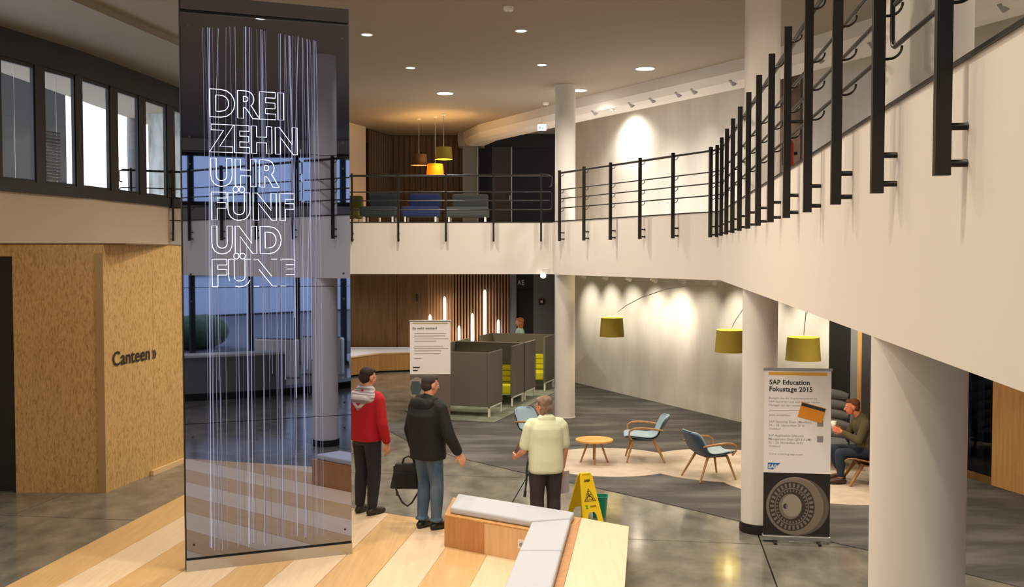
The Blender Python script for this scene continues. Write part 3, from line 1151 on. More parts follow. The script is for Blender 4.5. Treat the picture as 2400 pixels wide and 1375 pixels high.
t = thing('round_side_table', 'small round amber-topped table with splayed oak legs on the beige circle', 'table', (1.265, 15.65, .012))
B().cyl((0, 0, .335), .288, .022, 48).build('table_top', M_TABLE, t, bevel=.004)
b = B()
for k in range(4):
    a = PI / 4 + .75 + k * PI / 2
    B().tube([(.09 * math.cos(a), .09 * math.sin(a), .33), (.21 * math.cos(a), .21 * math.sin(a), 0)], [.018, .013], 10).build('leg', M_WOODLEG, t)
B().box((0, 0, .322), (.2, .03, .022)).box((0, 0, .322), (.03, .2, .022)).build('under_frame', M_DARK, t)

# ribbed sofa and plywood shell chair on the right
t = thing('ribbed_lounge_sofa', 'grey lounge sofa with thick horizontal rolls behind the seated man', 'sofa', (4.45, 15.55, .016), R(168))
for k in range(5):
    z = .42 + k * .145
    b = B()
    pts, rs = [], []
    for i in range(13):
        u = i / 12 * 2 - 1
        pts.append((u * .68, -.2 - k * .035 + abs(u) ** 3 * .12, z + .04 - abs(u) ** 4 * .03))
        rs.append(.085 * (1 - abs(u) ** 6 * .45))
    b.tube(pts, rs, 14).build('roll', mat('sofa_grey_wool', (104, 104, 108), .95), t)
for k in range(3):
    B().tube([(-.62, -.08 + k * .17, .33), (0, -.08 + k * .17, .34), (.62, -.08 + k * .17, .33)], [.07, .085, .07], 14).build('seat_roll', mat('sofa_grey_wool', (104, 104, 108), .95), t)
B().box((0, .05, .25), (1.2, .5, .03)).build('seat_board', M_WOODLEG, t, bevel=.01)
for sx in (-.5, .5):
    for sy in (-.15, .28):
        B().tube([(sx, sy, .25), (sx * 1.1, sy * 1.25, 0)], [.024, .016], 10).build('leg', M_WOODLEG, t)

t = thing('plywood_lounge_chair', 'curved oak plywood lounge chair under the seated man', 'chair', (4.98, 14.2, .016), R(82))
b = B()
prof = [(.36, .3), (.34, .355), (.22, .35), (.05, .31), (-.12, .28), (-.24, .31), (-.32, .42), (-.37, .58), (-.38, .66)]
vs, fs = [], []
for i, (y, z) in enumerate(prof):
    for k in range(11):
        u = k / 10 * 2 - 1
        w = .33 * (1 - .2 * abs(i - 2.5) / 6)
        vs.append((u * w, y, z + abs(u) ** 2 * .05))
for i in range(len(prof) - 1):
    for k in range(10):
        fs.append((i * 11 + k, i * 11 + k + 1, (i + 1) * 11 + k + 1, (i + 1) * 11 + k))
M_PLY = mat('oak_plywood', (168, 124, 74), .4, col2=(150, 106, 58), scale=(8, 1, 1), nscale=4)
b.add(vs, fs, True).build('shell', M_PLY, t, solid=.018, subdiv=1)
for s in (-1, 1):
    B().tube([(s * .2, .12, .3), (s * .27, .3, 0)], [.03, .018], 10).build('leg', M_PLY, t)
    B().tube([(s * .17, -.12, .27), (s * .25, -.33, 0)], [.03, .018], 10).build('leg', M_PLY, t)
B().box((0, 0, .275), (.4, .32, .02)).build('seat_frame', M_PLY, t)

# ================================================================== DRUM LAMPS
def drum(loc, r, h, label, grp, m_out, m_in, rod, power, col, canopy=None):
    t = thing('pendant_lamp', label, 'lamp', loc, 0, grp)
    sh = B().lathe([(r * .93, h), (r * 1.04, 0)], n=40).build('lamp_shade', m_out, t)
    B().lathe([(r * .92, h - .002), (r * 1.03, .002)], n=40).build('shade_lining', m_in, t, label='bright inner lining')
    B().tube([(r * 1.035 * math.cos(a), r * 1.035 * math.sin(a), 0) for a in [k * PI / 20 for k in range(40)]], .005, 6, closed=True).build('rim', m_out, t)
    b = B()
    for k in range(3):
        a = k * 2 * PI / 3
        b.tube([(0, 0, h * .75), (r * .93 * math.cos(a), r * .93 * math.sin(a), h * .75)], .004, 6)
    b.build('spider', M_CHROME, t)
    B().ell((0, 0, h * .5), (.04, .04, .055)).build('bulb', glow('warm_bulb', (255, 210, 140), 6), t)
    B().tube(rod, .007, 8).build('rod', M_CHROME, t)
    e = rod[-1]
    B().cyl((e[0], e[1], e[2] - .02), .05, .02, 20).build('ceiling_rose', M_SOCK, t)
    lamp('POINT', 'bulb_light', (loc[0], loc[1], loc[2] + h * .5 + .07), power, col, .05)
    lamp('POINT', 'bulb_light', (loc[0], loc[1], loc[2] + h * .5 - .07), power, col, .05)
    return t


def wpt(px, py, Y):
    d = ray(px, py)
    return Vector((d.x / d.y * Y, Y, EYE + d.z / d.y * Y))


warm = (1, .78, .42)
a = wpt(1434, 788, 19.6)
arc = [(0, 0, .3), (.04, -.1, .42), (.2, -.6, .62), (.42, -1.2, .8), (.75, -1.9, .97), (1.05, -2.5, 1.05), (1.3, -3.0, 1.06), (1.35, -3.1, ZS0 - a.z)]
drum(a, .225, .36, 'mustard drum lamp on a long curved rod, left of the three in the lower lounge', 'mustard drum lamps of the lower lounge', M_SHADE, M_SHADEIN, arc, 14, warm)
a = wpt(1712, 824, 15.8)
drum(a, .23, .34, 'mustard drum lamp half hidden by the front round column, between the other two', 'mustard drum lamps of the lower lounge', M_SHADE, M_SHADEIN,
     [(0, 0, .28), (.05, 0, .45), (.2, 0, .68), (.4, 0, .9), (.5, 0, ZS0 - a.z)], 14, warm)
a = wpt(1882, 843, 13.8)
drum(a, .225, .31, 'mustard drum lamp hanging directly above the white and yellow banner', 'mustard drum lamps of the lower lounge', M_SHADE, M_SHADEIN,
     [(0, 0, .25), (.02, 0, .5), (.05, 0, .8), (.05, 0, ZS0 - a.z)], 14, warm)

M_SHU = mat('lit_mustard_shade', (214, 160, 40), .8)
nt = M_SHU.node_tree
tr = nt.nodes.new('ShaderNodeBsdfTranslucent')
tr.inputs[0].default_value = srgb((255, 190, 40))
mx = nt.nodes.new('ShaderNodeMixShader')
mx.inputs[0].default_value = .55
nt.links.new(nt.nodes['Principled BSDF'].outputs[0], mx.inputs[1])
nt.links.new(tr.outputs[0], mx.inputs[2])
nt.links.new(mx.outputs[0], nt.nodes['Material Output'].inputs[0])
M_SHD = mat('brown_shade', (70, 52, 36), .8)
amb = (1, .62, .22)
gu = 'drum pendants of the upper lounge'
a = wpt(1040, 373, 24.2)
drum(a, .2, .28, 'highest mustard drum pendant in the upper lounge', gu, M_SHADE, M_SHU, [(0, 0, .2), (0, 0, ZC - a.z)], 44, amb)
a = wpt(1020, 410, 24.6)
drum(a, .2, .26, 'lowest drum pendant in the upper lounge, glowing orange just above the rail', gu, M_SHU, M_SHU, [(0, 0, .2), (0, 0, ZC - a.z)], 18, amb)
a = wpt(982, 387, 25.0)
drum(a, .2, .26, 'dark brown drum pendant at the left of the upper lounge lamps', gu, M_SHD, M_SHD, [(0, 0, .2), (0, 0, ZC - a.z)], 26, amb)

# ================================================================== UPPER LOUNGE FURNITURE
def usofa(x0, x1, Y, m, label, h=.7, d=.8):
    cx = (x0 + x1) / 2
    w = x1 - x0
    t = thing('lounge_sofa', label, 'sofa', (cx, Y, ZS1), 0)
    B().box((0, 0, .3), (w, d, .22)).build('seat', m, t, bevel=.04, seg=3)
    B().box((.05, d / 2 - .1, .55), (w * .86, .2, .34)).build('backrest', m, t, bevel=.05, seg=3)
    for sx in (-w / 2 + .08, w / 2 - .08):
        for sy in (-d / 2 + .08, d / 2 - .08):
            B().cyl((sx, sy, 0), .022, .2, 10).build('leg', M_WHITEM, t)
    return t


X = lambda px, Y: (px - 1200) / F * Y
M_BSO = mat('royal_blue_felt', (10, 24, 66), .9)
M_GSO = mat('sage_grey_felt', (46, 50, 47), .9)
M_TSO = mat('dark_teal_felt', (28, 36, 35), .9)
usofa(X(945, 22.6), X(1032, 22.6), 22.6, M_BSO, 'royal blue sofa behind the far gallery railing')
usofa(X(1046, 22.8), X(1146, 22.8), 22.8, M_GSO, 'sage grey sofa right of the royal blue one on the far gallery')
usofa(X(850, 22.6), X(933, 22.6), 22.6, M_TSO, 'low dark teal sofa left of the royal blue one on the far gallery')
usofa(X(800, 23.4), X(846, 23.4), 23.4, mat('olive_green_felt', (72, 78, 14), .9), 'olive green armchair next to the mirror pillar on the far gallery')
t = thing('small_cafe_table', 'small pale table between the teal sofa and the lounge wall upstairs', 'table', (X(891, 24.4), 24.4, ZS1))
B().cyl((0, 0, .7), .16, .03, 24).build('table_top', M_TIMBER, t)
B().cyl((0, 0, 0), .02, .7, 10).build('stem', M_WHITEM, t)
B().cyl((0, 0, 0), .12, .015, 20).build('foot', M_WHITEM, t)

# exit sign, extinguisher, camera, sensors
a = wpt(1270, 299, 22.9)
t = thing('exit_sign', 'lit white exit sign hanging in the dark upper corridor', 'sign', a)
B().box((0, 0, 0), (.2, .05, .14)).build('housing', M_SOCK, t)
B().box((0, -.028, 0), (.19, .004, .13)).build('lit_face', glow('exit_face', (206, 246, 240), 2.2), t)
g_ = glow('exit_green', (90, 190, 150), 1.0)
B().add([(-.07, -.032, -.04), (-.05, -.032, -.04), (-.03, -.032, 0), (-.02, -.032, .03), (-.05, -.032, .02)], [(0, 1, 2, 3, 4)]).add([(0, -.032, -.02), (.03, -.032, -.05), (.03, -.032, .01)], [(0, 1, 2)]).build('pictogram', g_, t)
B().cyl((0, 0, .07), .006, ZC - a.z - .07, 8).build('rod', M_SOCK, t)

q = on_line(1846, (4.4, 19.35), W2a)
t = thing('fire_extinguisher', 'red fire extinguisher on the brown recess behind the right-hand posts', 'extinguisher', (q.x * .955, q.y * .955, 4.62))
B().tube([(0, 0, 0), (0, 0, .02), (0, 0, .46), (0, 0, .52), (0, 0, .55)], [.07, .085, .085, .05, .03], 20).build('cylinder', M_RED, t)
B().cyl((0, 0, .55), .02, .05, 12).box((.02, 0, .61), (.12, .025, .02)).build('valve', M_DARK, t)
B().tube([(0, -.02, .57), (-.1, -.03, .5), (-.12, -.03, .25), (-.11, -.03, .1)], .012, 8).build('hose', M_DARK, t)
B().box((.1, .08, .3), (.08, .2, .05)).build('bracket', M_DARK, t)

a = wpt(1279, 633, 20.1)
t = thing('security_camera', 'white camera with a bright lens under the gallery edge by the far column', 'camera', (a.x, 20.18, a.z))
B().box((0, 0, 0), (.13, .14, .08)).build('housing', M_SOCK, t, bevel=.008)
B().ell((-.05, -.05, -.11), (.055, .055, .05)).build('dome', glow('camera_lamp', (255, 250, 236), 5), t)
for px, py, l in ((1192, 16, 'flat round smoke detector on the ceiling near the top centre of the view'), (1279, 240, 'small round detector on the ceiling beside the far column')):
    p = on_z(px, py, ZC)
    t = thing('smoke_detector', l, 'detector', (p.x, p.y, ZC - .06))
    B().lathe([(0.002, 0), (.05, .004), (.07, .03), (.07, .06)], n=24).build('cover', M_SOCK, t)
    B().cyl((0, 0, -.004), .012, .006, 12).build('sensor', M_GREYTXT, t)

# ================================================================== WET-FLOOR SIGN, BUCKET
t = thing('wet_floor_sign', 'yellow folding wet floor warning sign behind the bench end', 'sign', (.87, 12.15, 0), R(28))


def sign_leaf(s):
    vs2 = [(-.145, 0), (-.075, 0), (-.06, .12), (-.035, .16), (.035, .16), (.06, .12), (.075, 0), (.145, 0), (.085, .56), (.06, .6), (-.06, .6), (-.085, .56)]
    b = B()
    th = .012
    def P(x, z, o):
        return (x, s * (.19 * (1 - z / .6) + .02 + o), z)
    n = len(vs2)
    f = [P(x, z, 0) for x, z in vs2]
    g = [P(x, z, -th) for x, z in vs2]
    b.add(f + g, [tuple(range(n)), tuple(range(2 * n - 1, n - 1, -1))] + [(i, n + i, n + (i + 1) % n, (i + 1) % n) for i in range(n)])
    return b, P


b, P = sign_leaf(-1)
lf = b.build('front_leaf', M_YSIGN, t)
b2, _ = sign_leaf(1)
b2.build('rear_leaf', M_YSIGN, t)
b = B().box((0, 0, .585), (.12, .06, .03)).build('hinge', M_YSIGN, t, bevel=.006)


def flat(b, pts, closed=True, w=.006):
    pts = [Vector(P(x, z, .003)) for x, z in pts]
    b.tube(pts, w / 2, 5, closed=closed)


b = B()
flat(b, [(-.075, .285), (.075, .285), (0, .425)], True, .009)
flat(b, [(-.005, .375), (.0, .345), (-.03, .33), (-.045, .305)], False, .011)
flat(b, [(.0, .345), (.03, .325), (.045, .3)], False, .01)
flat(b, [(-.035, .36), (0, .35), (.03, .362)], False, .007)
flat(b, [(-.04, .3), (.05, .297)], False, .005)
b.ell(P(-.002, .388, .003), (.009, .004, .009), 8, 6)
for x in (-.04, -.02, 0, .02):
    flat(b, [(x, .5), (x + .014, .53), (x + .02, .505)], False, .009)
for k in range(5):
    flat(b, [(-.01 + k * .017, .215), (-.004 + k * .017, .235), (.003 + k * .017, .215)], False, .005)
b.build('print', M_BLACK, t)
b = B()
flat(b, [(-.07, .205), (-.045, .245)], False, .014)
flat(b, [(-.045, .205), (-.07, .245)], False, .014)
b.build('print', mat('green_print', (96, 180, 40), .6), t)

t = thing('bucket', 'green plastic bucket on the floor right of the yellow sign', 'bucket', (1.07, 12.4, 0), R(-15))
prof = [(-.075, -.085), (.075, -.085), (.085, 0), (.075, .085), (-.075, .085), (-.085, 0)]
b = B()
n = len(prof)
lo_, hi_ = [(x * .85, y * .85, 0) for x, y in prof], [(x * 1.12, y * 1.12, .26) for x, y in prof]
b.add(lo_ + hi_, [tuple(range(n - 1, -1, -1))] + [(i, (i + 1) % n, n + (i + 1) % n, n + i) for i in range(n)])
b.build('body', M_TEAL, t, solid=.006)
B().tube([(x * 1.15, y * 1.15, .26) for x, y in prof], .007, 8, closed=True).build('rim', M_TEAL, t)
B().tube([(-.09, 0, .25), (-.07, -.06, .21), (0, -.1, .19), (.07, -.06, .21), (.09, 0, .25)], .004, 6).build('handle', M_CHROME, t)

# ================================================================== BANNERS
def rollup(label, loc, rz, w, h, split):
    t = thing('roll_up_banner', label, 'banner', loc, rz)
    B().box((0, .0, .045), (w + .02, .09, .06)).build('base', M_CHROME, t, bevel=.01)
    for s in (-1, 1):
        B().box((s * w * .33, 0, .008), (.03, .3, .016)).build('foot', M_DARK, t)
    B().box((0, -.004, h), (w + .03, .03, .03)).build('top_rail', M_CHROME, t, bevel=.006)
    B().tube([(0, .04, .06), (0, .02, h - .01)], .01, 8).build('pole', M_CHROME, t)
    B().box((0, -.01, (h + .07) / 2), (w, .003, h - .07)).build('print_sheet', M_PAPER, t)
    return t


def ink(t, name, m, fn, d=.0125):
    b = B()
    fn(b)
    b.v = [Vector((p.x, -d, p.z)) for p in b.v]
    o = b.build(name, m, t)
    return o


bw, bh = .722, 1.93
t = rollup('white banner with a yellow stripe and a wheel picture beside the front round column', (3.17, 11.32, 0), R(-8), bw, bh, .8)
L0 = -bw / 2


def tx(s, x, z, cap, width=None, bold=0):
    return lambda b: text(b, s, (L0 + x, 0, z), (1, 0, 0), (0, 0, 1), cap, width, bold)


def multi(*fs):
    def f(b):
        for g in fs:
            g(b)
    return f


def rect(x0, x1, z0, z1):
    return lambda b: b.add([(L0 + x0, 0, z0), (L0 + x1, 0, z0), (L0 + x1, 0, z1), (L0 + x0, 0, z1)], [(0, 1, 2, 3)])


ink(t, 'heading', M_DKTXT, tx('SAP Education', .055, 1.762, .054, .435, .028))
ink(t, 'heading', M_DKTXT, tx('Fokustage 2015', .055, 1.685, .054, .465, .028))
ink(t, 'stripe', M_GOLD, rect(.045, bw - .045, 1.865, 1.9))
for s_, z_, c_, w_, b_ in (('Bringen Sie Ihr Expertenwissen zu', 1.60, .022, .52, 0), ('SAP Security und mehr zum neuen', 1.56, .022, .55, 0), ('Manager auf den neuesten', 1.52, .022, .38, 0),
                           ('Jetzt anmelden:', 1.41, .022, .24, 0), ('SAP Security Days (MaxSec)', 1.335, .025, .46, .004), ('24. - 25. September 2015', 1.295, .025, .39, .004), ('Walldorf', 1.255, .022, .13, 0),
                           ('SAP Application Lifecycle', 1.18, .025, .38, .004), ('Management Days (2015 ALM)', 1.14, .025, .46, .004), ('23. - 26. November 2015', 1.10, .025, .37, .004),
                           ('Walldorf', 1.06, .022, .13, 0), ('www.training.sap.com', .975, .02, .37, 0)):
    ink(t, 'text_line', M_GREYTXT, tx(s_, .05, z_, c_, w_, b_))
ink(t, 'rule', M_GREYTXT, rect(.05, .4, 1.472, 1.477))
ink(t, 'grey_square', M_GREYTXT, rect(.575, .64, 1.30, 1.37))
ink(t, 'grey_square', M_GREYTXT, rect(.575, .64, 1.125, 1.195))


def logo(b):
    b.add([(L0 + .045, 0, .81), (L0 + .105, 0, .81), (L0 + .185, 0, .885), (L0 + .045, 0, .885)], [(0, 1, 2, 3)])


ink(t, 'logo', M_SAPBLUE, logo)
ink(t, 'logo_letters', M_PAPER, tx('SAP', .05, .822, .045, .095, .03), .0135)
c_ = B()
c_.box((L0 + .515, 0, 1.455), (.27, .003, .17))
card = c_.build('card', M_ORANGE, t)
card.location = (0, -.016, 0)
card.rotation_euler = (0, 0, 0)
# tilt the card about its own centre
cc = Vector((L0 + .515, 0, 1.455))
for v_ in card.data.vertices:
    d = v_.co - cc
    a = R(-15)
    v_.co = cc + Vector((d.x * math.cos(a) - d.z * math.sin(a), d.y, d.x * math.sin(a) + d.z * math.cos(a)))
b = B()
a = R(-15)
for x0, x1, z0, z1 in ((-.13, .13, .045, .08),):
    vs = []
    for x, z in ((x0, z0), (x1, z0), (x1, z1), (x0, z1)):
        vs.append((cc.x + x * math.cos(a) - z * math.sin(a), -.0185, cc.z + x * math.sin(a) + z * math.cos(a)))
    b.add(vs, [(0, 1, 2, 3)])
b.build('card_header', M_DKTXT, t)
ink(t, 'picture_ground', mat('picture_black', (34, 28, 26), .5), rect(0, bw, .075, .775), .0122)
cx, cz = L0 + .315, .4
M_P1, M_P2, M_P3, M_P4 = mat('picture_grey', (128, 116, 106), .5), mat('picture_light_grey', (158, 148, 138), .5), mat('picture_dark', (58, 50, 45), .5), mat('picture_mid', (98, 88, 79), .5)


def disc(r, sx=1.0, ox=0, oz=0, n=64):
    def f(b):
        b.add([(min(max(cx + ox + r * sx * math.cos(2 * PI * k / n), -bw / 2), bw / 2), 0, cz + oz + r * math.sin(2 * PI * k / n)) for k in range(n)], [tuple(range(n))])
    return f


ink(t, 'wheel_rim', M_P4, disc(.325, 1.05, .055), .0126)
ink(t, 'wheel_rim', M_P2, disc(.322, .93, .03, .008), .013)
ink(t, 'wheel_rim', M_P1, disc(.318, .97, .03), .0133)
ink(t, 'wheel_face', M_P3, disc(.275, .9, -.005), .0136)


def slots(b):
    for k in range(30):
        a = 2 * PI * k / 30
        for r0, r1, w in ((.215, .262, .013), (.165, .19, .008)):
            u = Vector((math.cos(a) * .9, 0, math.sin(a)))
            v2 = Vector((-math.sin(a) * .9, 0, math.cos(a)))
            c0 = Vector((cx - .005, 0, cz))
            b.add([c0 + u * r0 - v2 * w, c0 + u * r1 - v2 * w, c0 + u * r1 + v2 * w, c0 + u * r0 + v2 * w], [(0, 1, 2, 3)])


ink(t, 'wheel_slots', M_P1, slots, .0139)


def ring(b):
    n = 64
    for k in range(n):
        a0, a1 = 2 * PI * k / n, 2 * PI * (k + 1) / n
        b.add([(cx - .005 + r * .9 * math.cos(a), 0, cz + r * math.sin(a)) for r, a in ((.196, a0), (.207, a0), (.207, a1), (.196, a1))], [(0, 1, 2, 3)])


ink(t, 'wheel_ring', M_P1, ring, .014)
ink(t, 'wheel_hub', M_P1, disc(.143, .86, -.02), .0142)
ink(t, 'wheel_hub', M_P2, disc(.125, .84, -.005, .01), .0145)
ink(t, 'keyhole', M_DKTXT, disc(.03, .8, -.075), .0148)
ink(t, 'keyhole', M_P1, disc(.02, .7, -.06), .0152)

bw2, bh2 = .735, 2.0
t = rollup('grey-white banner reading Es geht weiter! in front of the booths', (-1.49, 18.6, 0), R(3), bw2, bh2, .8)
L0 = -bw2 / 2
ink(t, 'heading', M_BLACK, tx('Es geht weiter!', .05, 1.845, .045, .44, .02))
ink(t, 'stripe', mat('pale_gold_print', (196, 178, 110), .6), rect(.05, bw2 - .05, 1.945, 1.965))


for z, w in ((1.765, .58), (1.72, .56), (1.67, .62), (1.625, .4), (1.535, .53), (1.49, .62), (1.45, .49), (1.4, .48), (1.31, .12)):
    ink(t, 'text_line', mat('faint_print', (160, 152, 146), .6), rect(.08, .08 + w, z, z + .012))
ink(t, 'logo', M_DKTXT, lambda b: b.add([(L0 + .055, 0, 1.085), (L0 + .13, 0, 1.085), (L0 + .15, 0, 1.11), (L0 + .055, 0, 1.11)], [(0, 1, 2, 3)]).add([(L0 + .055, 0, 1.14), (L0 + .17, 0, 1.14), (L0 + .19, 0, 1.165), (L0 + .055, 0, 1.165)], [(0, 1, 2, 3)]))
ink(t, 'picture_ground', mat('picture_taupe', (110, 98, 92), .5), rect(0, bw2, .09, 1.03), .0122)
cx, cz, bw = L0 + .1, .78, bw2
ink(t, 'picture_ring', M_P2, disc(.2, 1.1, .02, 0, 8), .0126)
ink(t, 'picture_screen', mat('picture_slate', (72, 88, 96), .5), disc(.14, .9, 0, 0, 6), .013)
ink(t, 'picture_marks', M_PAPER, lambda b: [rect(.27 + k * .03, .29 + k * .03, .78 + (k % 3) * .02, .83 + (k % 2) * .02)(b) for k in range(5)], .013)

# ================================================================== PEOPLE
def capsule(b, p, q, r1, r2, n=14, flat=None):
    """tapered capsule; flat = (direction, factor) squashes the section along a direction"""
    p, q = Vector(p), Vector(q)
    d = q - p
    L = max(d.length, 1e-5)
    d.normalize()
    if flat:
        f = Vector(flat[0])
        f = (f - d * f.dot(d)).normalized()
        s = f
    else:
        s = d.orthogonal().normalized()
    u = d.cross(s)
    prof = []
    for k in range(5):
        a = PI / 2 * (1 - k / 4)
        prof.append((-r1 * math.sin(a), r1 * math.cos(a)))
    for k in range(5):
        a = PI / 2 * k / 4
        prof.append((L + r2 * math.sin(a), r2 * math.cos(a)))
    fl = flat[1] if flat else 1
    vs, fs = [], []
    for t, r in prof:
        r = max(r, 1e-4)
        for k in range(n):
            a = 2 * PI * k / n
            vs.append(p + d * t + s * (r * fl * math.cos(a)) + u * (r * math.sin(a)))
    for i in range(len(prof) - 1):
        for k in range(n):
            fs.append((i * n + k, i * n + (k + 1) % n, (i + 1) * n + (k + 1) % n, (i + 1) * n + k))
    fs.append(tuple(range(n - 1, -1, -1)))
    fs.append(tuple((len(prof) - 1) * n + k for k in range(n)))
    b.add(vs, fs, True)


def loft(b, rings, n=26, e=2.5):
    """closed body of superellipse sections (z, rx, ry, y)"""
    vs, fs = [], []
    for z, rx, ry, y in rings:
        for k in range(n):
            a = 2 * PI * k / n
            c, s = math.cos(a), math.sin(a)
            vs.append((rx * math.copysign(abs(c) ** (2 / e), c), y + ry * math.copysign(abs(s) ** (2 / e), s), z))
    for i in range(len(rings) - 1):
        for k in range(n):
            fs.append((i * n + k, i * n + (k + 1) % n, (i + 1) * n + (k + 1) % n, (i + 1) * n + k))
    fs.append(tuple(range(n - 1, -1, -1)))
    fs.append(tuple((len(rings) - 1) * n + k for k in range(n)))
    b.add(vs, fs, True)


def skin(b, name, m, parent, voxel=.008, smooth=3, label=None):
    """fuses overlapping volumes into one continuous surface"""
    o = b.build(name, m)
    md = o.modifiers.new('fuse', 'REMESH')
    md.mode = 'VOXEL'
    md.voxel_size = voxel
    md.use_smooth_shade = True
    ms = o.modifiers.new('relax', 'SMOOTH')
    ms.factor = .5
    ms.iterations = smooth
    bpy.context.view_layer.update()
    me = bpy.data.meshes.new_from_object(o.evaluated_get(bpy.context.evaluated_depsgraph_get()))
    me.name = name
    o.modifiers.clear()
    old = o.data
    o.data = me
    bpy.data.meshes.remove(old)
    if not me.materials:
        me.materials.append(m)
    if parent:
        o.parent = parent
    if label:
        o['label'] = label
    return o


def head(b, c, yaw=0, pitch=0, s=1.0):
    """adds head volumes; c = centre; yaw turns it left(+) ; returns frame function"""
    Mr = Matrix.Rotation(yaw, 3, 'Z') @ Matrix.Rotation(pitch, 3, 'X')
    c = Vector(c)

    def P(x, y, z):
        return c + Mr @ (Vector((x, y, z)) * s)
    b.ell(P(0, -.012, .022), (.074 * s, .094 * s, .088 * s), 18, 14, Mr)
    b.ell(P(0, .03, -.03), (.058 * s, .064 * s, .075 * s), 16, 12, Mr)
    capsule(b, P(-.026, .036, -.078), P(.026, .036, -.078), .026 * s, .026 * s)
    capsule(b, P(0, .056, -.09), P(0, .064, -.09), .018 * s, .017 * s)
    capsule(b, P(0, .088, .005), P(0, .108, -.03), .009 * s, .014 * s)
    capsule(b, P(-.032, .078, .02), P(.032, .078, .02), .012 * s, .012 * s)
    capsule(b, P(-.018, .084, -.058), P(.018, .084, -.058), .009 * s, .009 * s)
    for sx in (-1, 1):
        b.ell(P(sx * .076, -.005, -.01), (.01 * s, .02 * s, .032 * s), 10, 8, Mr)
    return P


def face(t, P, s=1.0):
    for sx in (-1, 1):
        b = B().ell(P(sx * .03, .083, .002), (.012 * s, .008 * s, .008 * s), 10, 8)
        b.build('eye', mat('eye_white', (225, 220, 214), .3), t)
    b = B()
    for sx in (-1, 1):
        b.ell(P(sx * .03, .091, .002), (.005 * s, .003 * s, .005 * s), 8, 6)
    b.build('iris', M_DARK, t)
    b = B()
    capsule(b, P(-.02, .091, -.057), P(.02, .091, -.057), .003 * s, .003 * s, 8)
    b.build('mouth', mat('lips', (170, 92, 84), .5), t)


def hand(b, wrist, d, palm, s=1.0, curl=.5, side=1):
    """palm, four fingers of unequal length and a thumb. d = direction to fingertips, palm = palm normal"""
    w, d, nrm_ = Vector(wrist), Vector(d).normalized(), Vector(palm).normalized()
    nrm_ = (nrm_ - d * nrm_.dot(d)).normalized()
    x = d.cross(nrm_) * side
    for k in range(4):
        o = (k - 1.5) * .02 * s
        capsule(b, w + d * .015 * s + x * o * .7, w + d * .085 * s + x * o, .014 * s, .0115 * s)
    for k, ln in enumerate((.068, .078, .072, .056)):
        o = (k - 1.5) * .0215 * s
        p = w + d * .088 * s + x * o
        c1, c2 = curl * .5, curl * 1.3
        q = p + (d * math.cos(c1) + nrm_ * math.sin(c1)) * ln * .5 * s
        e = q + (d * math.cos(c2) + nrm_ * math.sin(c2)) * ln * .5 * s
        capsule(b, p, q, .0095 * s, .0088 * s, 10)
        capsule(b, q, e, .0088 * s, .0075 * s, 10)
    p = w + d * .03 * s - x * .028 * s
    q = p + (d * .6 - x * .7 + nrm_ * .3).normalized() * .04 * s
    e = q + (d * .9 - x * .15 + nrm_ * .4).normalized() * .032 * s
    capsule(b, p, q, .014 * s, .011 * s, 10)
    capsule(b, q, e, .011 * s, .009 * s, 10)


def arm(b, sh, el, wr, g=0.0):
    capsule(b, sh, el, .052 + g, .04 + g)
    capsule(b, el, wr, .041 + g, .027 + g)


def leg(b, hip, knee, ank, g=0.0):
    capsule(b, hip, knee, .088 + g, .056 + g)
    k = Vector(knee).lerp(Vector(ank), .3)
    capsule(b, knee, k, .056 + g, .056 + g)
    capsule(b, k, ank, .056 + g, .036 + g)


def foot(b, ank, d, g=0.0):
    a, d = Vector(ank), Vector(d).normalized()
    z = a.z
    capsule(b, a + Vector((0, 0, -.03)), a - d * .035 + Vector((0, 0, -z + .035 + g * 0)), .04 + g, .035 + g)
    capsule(b, a + Vector((0, 0, -.035)), a + d * .09 + Vector((0, 0, -z + .04)), .04 + g, .038 + g)
    capsule(b, a + d * .08 + Vector((0, 0, -z + .035)), a + d * .15 + Vector((0, 0, -z + .032)), .042 + g, .032 + g)
    capsule(b, a - d * .04 + Vector((0, 0, -z + .035)), a + d * .1 + Vector((0, 0, -z + .035)), .035 + g, .04 + g)


def shoe(t, ank, d, m):
    b = B()
    foot(b, ank, d, .008)
    zmin = .0
    b.v = [Vector((p.x, p.y, max(p.z, .004))) for p in b.v]
    s_ = skin(b, 'shoe', m, t, .009, 2)
    a, d = Vector(ank), Vector(d).normalized()
    so = B()
    n = Vector((-d.y, d.x, 0))
    pl = []
    for k in range(16):
        q = 2 * PI * k / 16
        c = a + d * (.05 + .125 * math.cos(q)) + n * (.043 * math.sin(q))
        pl.append((c.x, c.y))
    so.prism(pl, 0, .016).build('sole', M_DARK, s_)


def torso(b, g=0.0, w=1.0, lean=0.0, fat=1.0, zs=1.0):
    def q(y, z):
        return y + lean * (z - .95)
    loft(b, [(z, rx * w + g, ry * fat + g, q(0, z)) for z, rx, ry in (((.86, .13, .09) if g < .015 else (.885, .155, .112)), (.9, .158, .115), (.97, .164, .12), (1.05, .155, .114), (1.15, .152, .11), (1.27, .166, .116), (1.36, .172, .112), (1.42, .145, .09), (1.46, .09, .07))])
    capsule(b, (-.15 * w, q(-.005, 1.42), 1.4), (.15 * w, q(-.005, 1.42), 1.4), .058 + g, .058 + g)
    capsule(b, (0, q(-.01, 1.42), 1.4), (0, q(-.01, 1.47), 1.47), .085 + g * .6, .058 + g * .6)


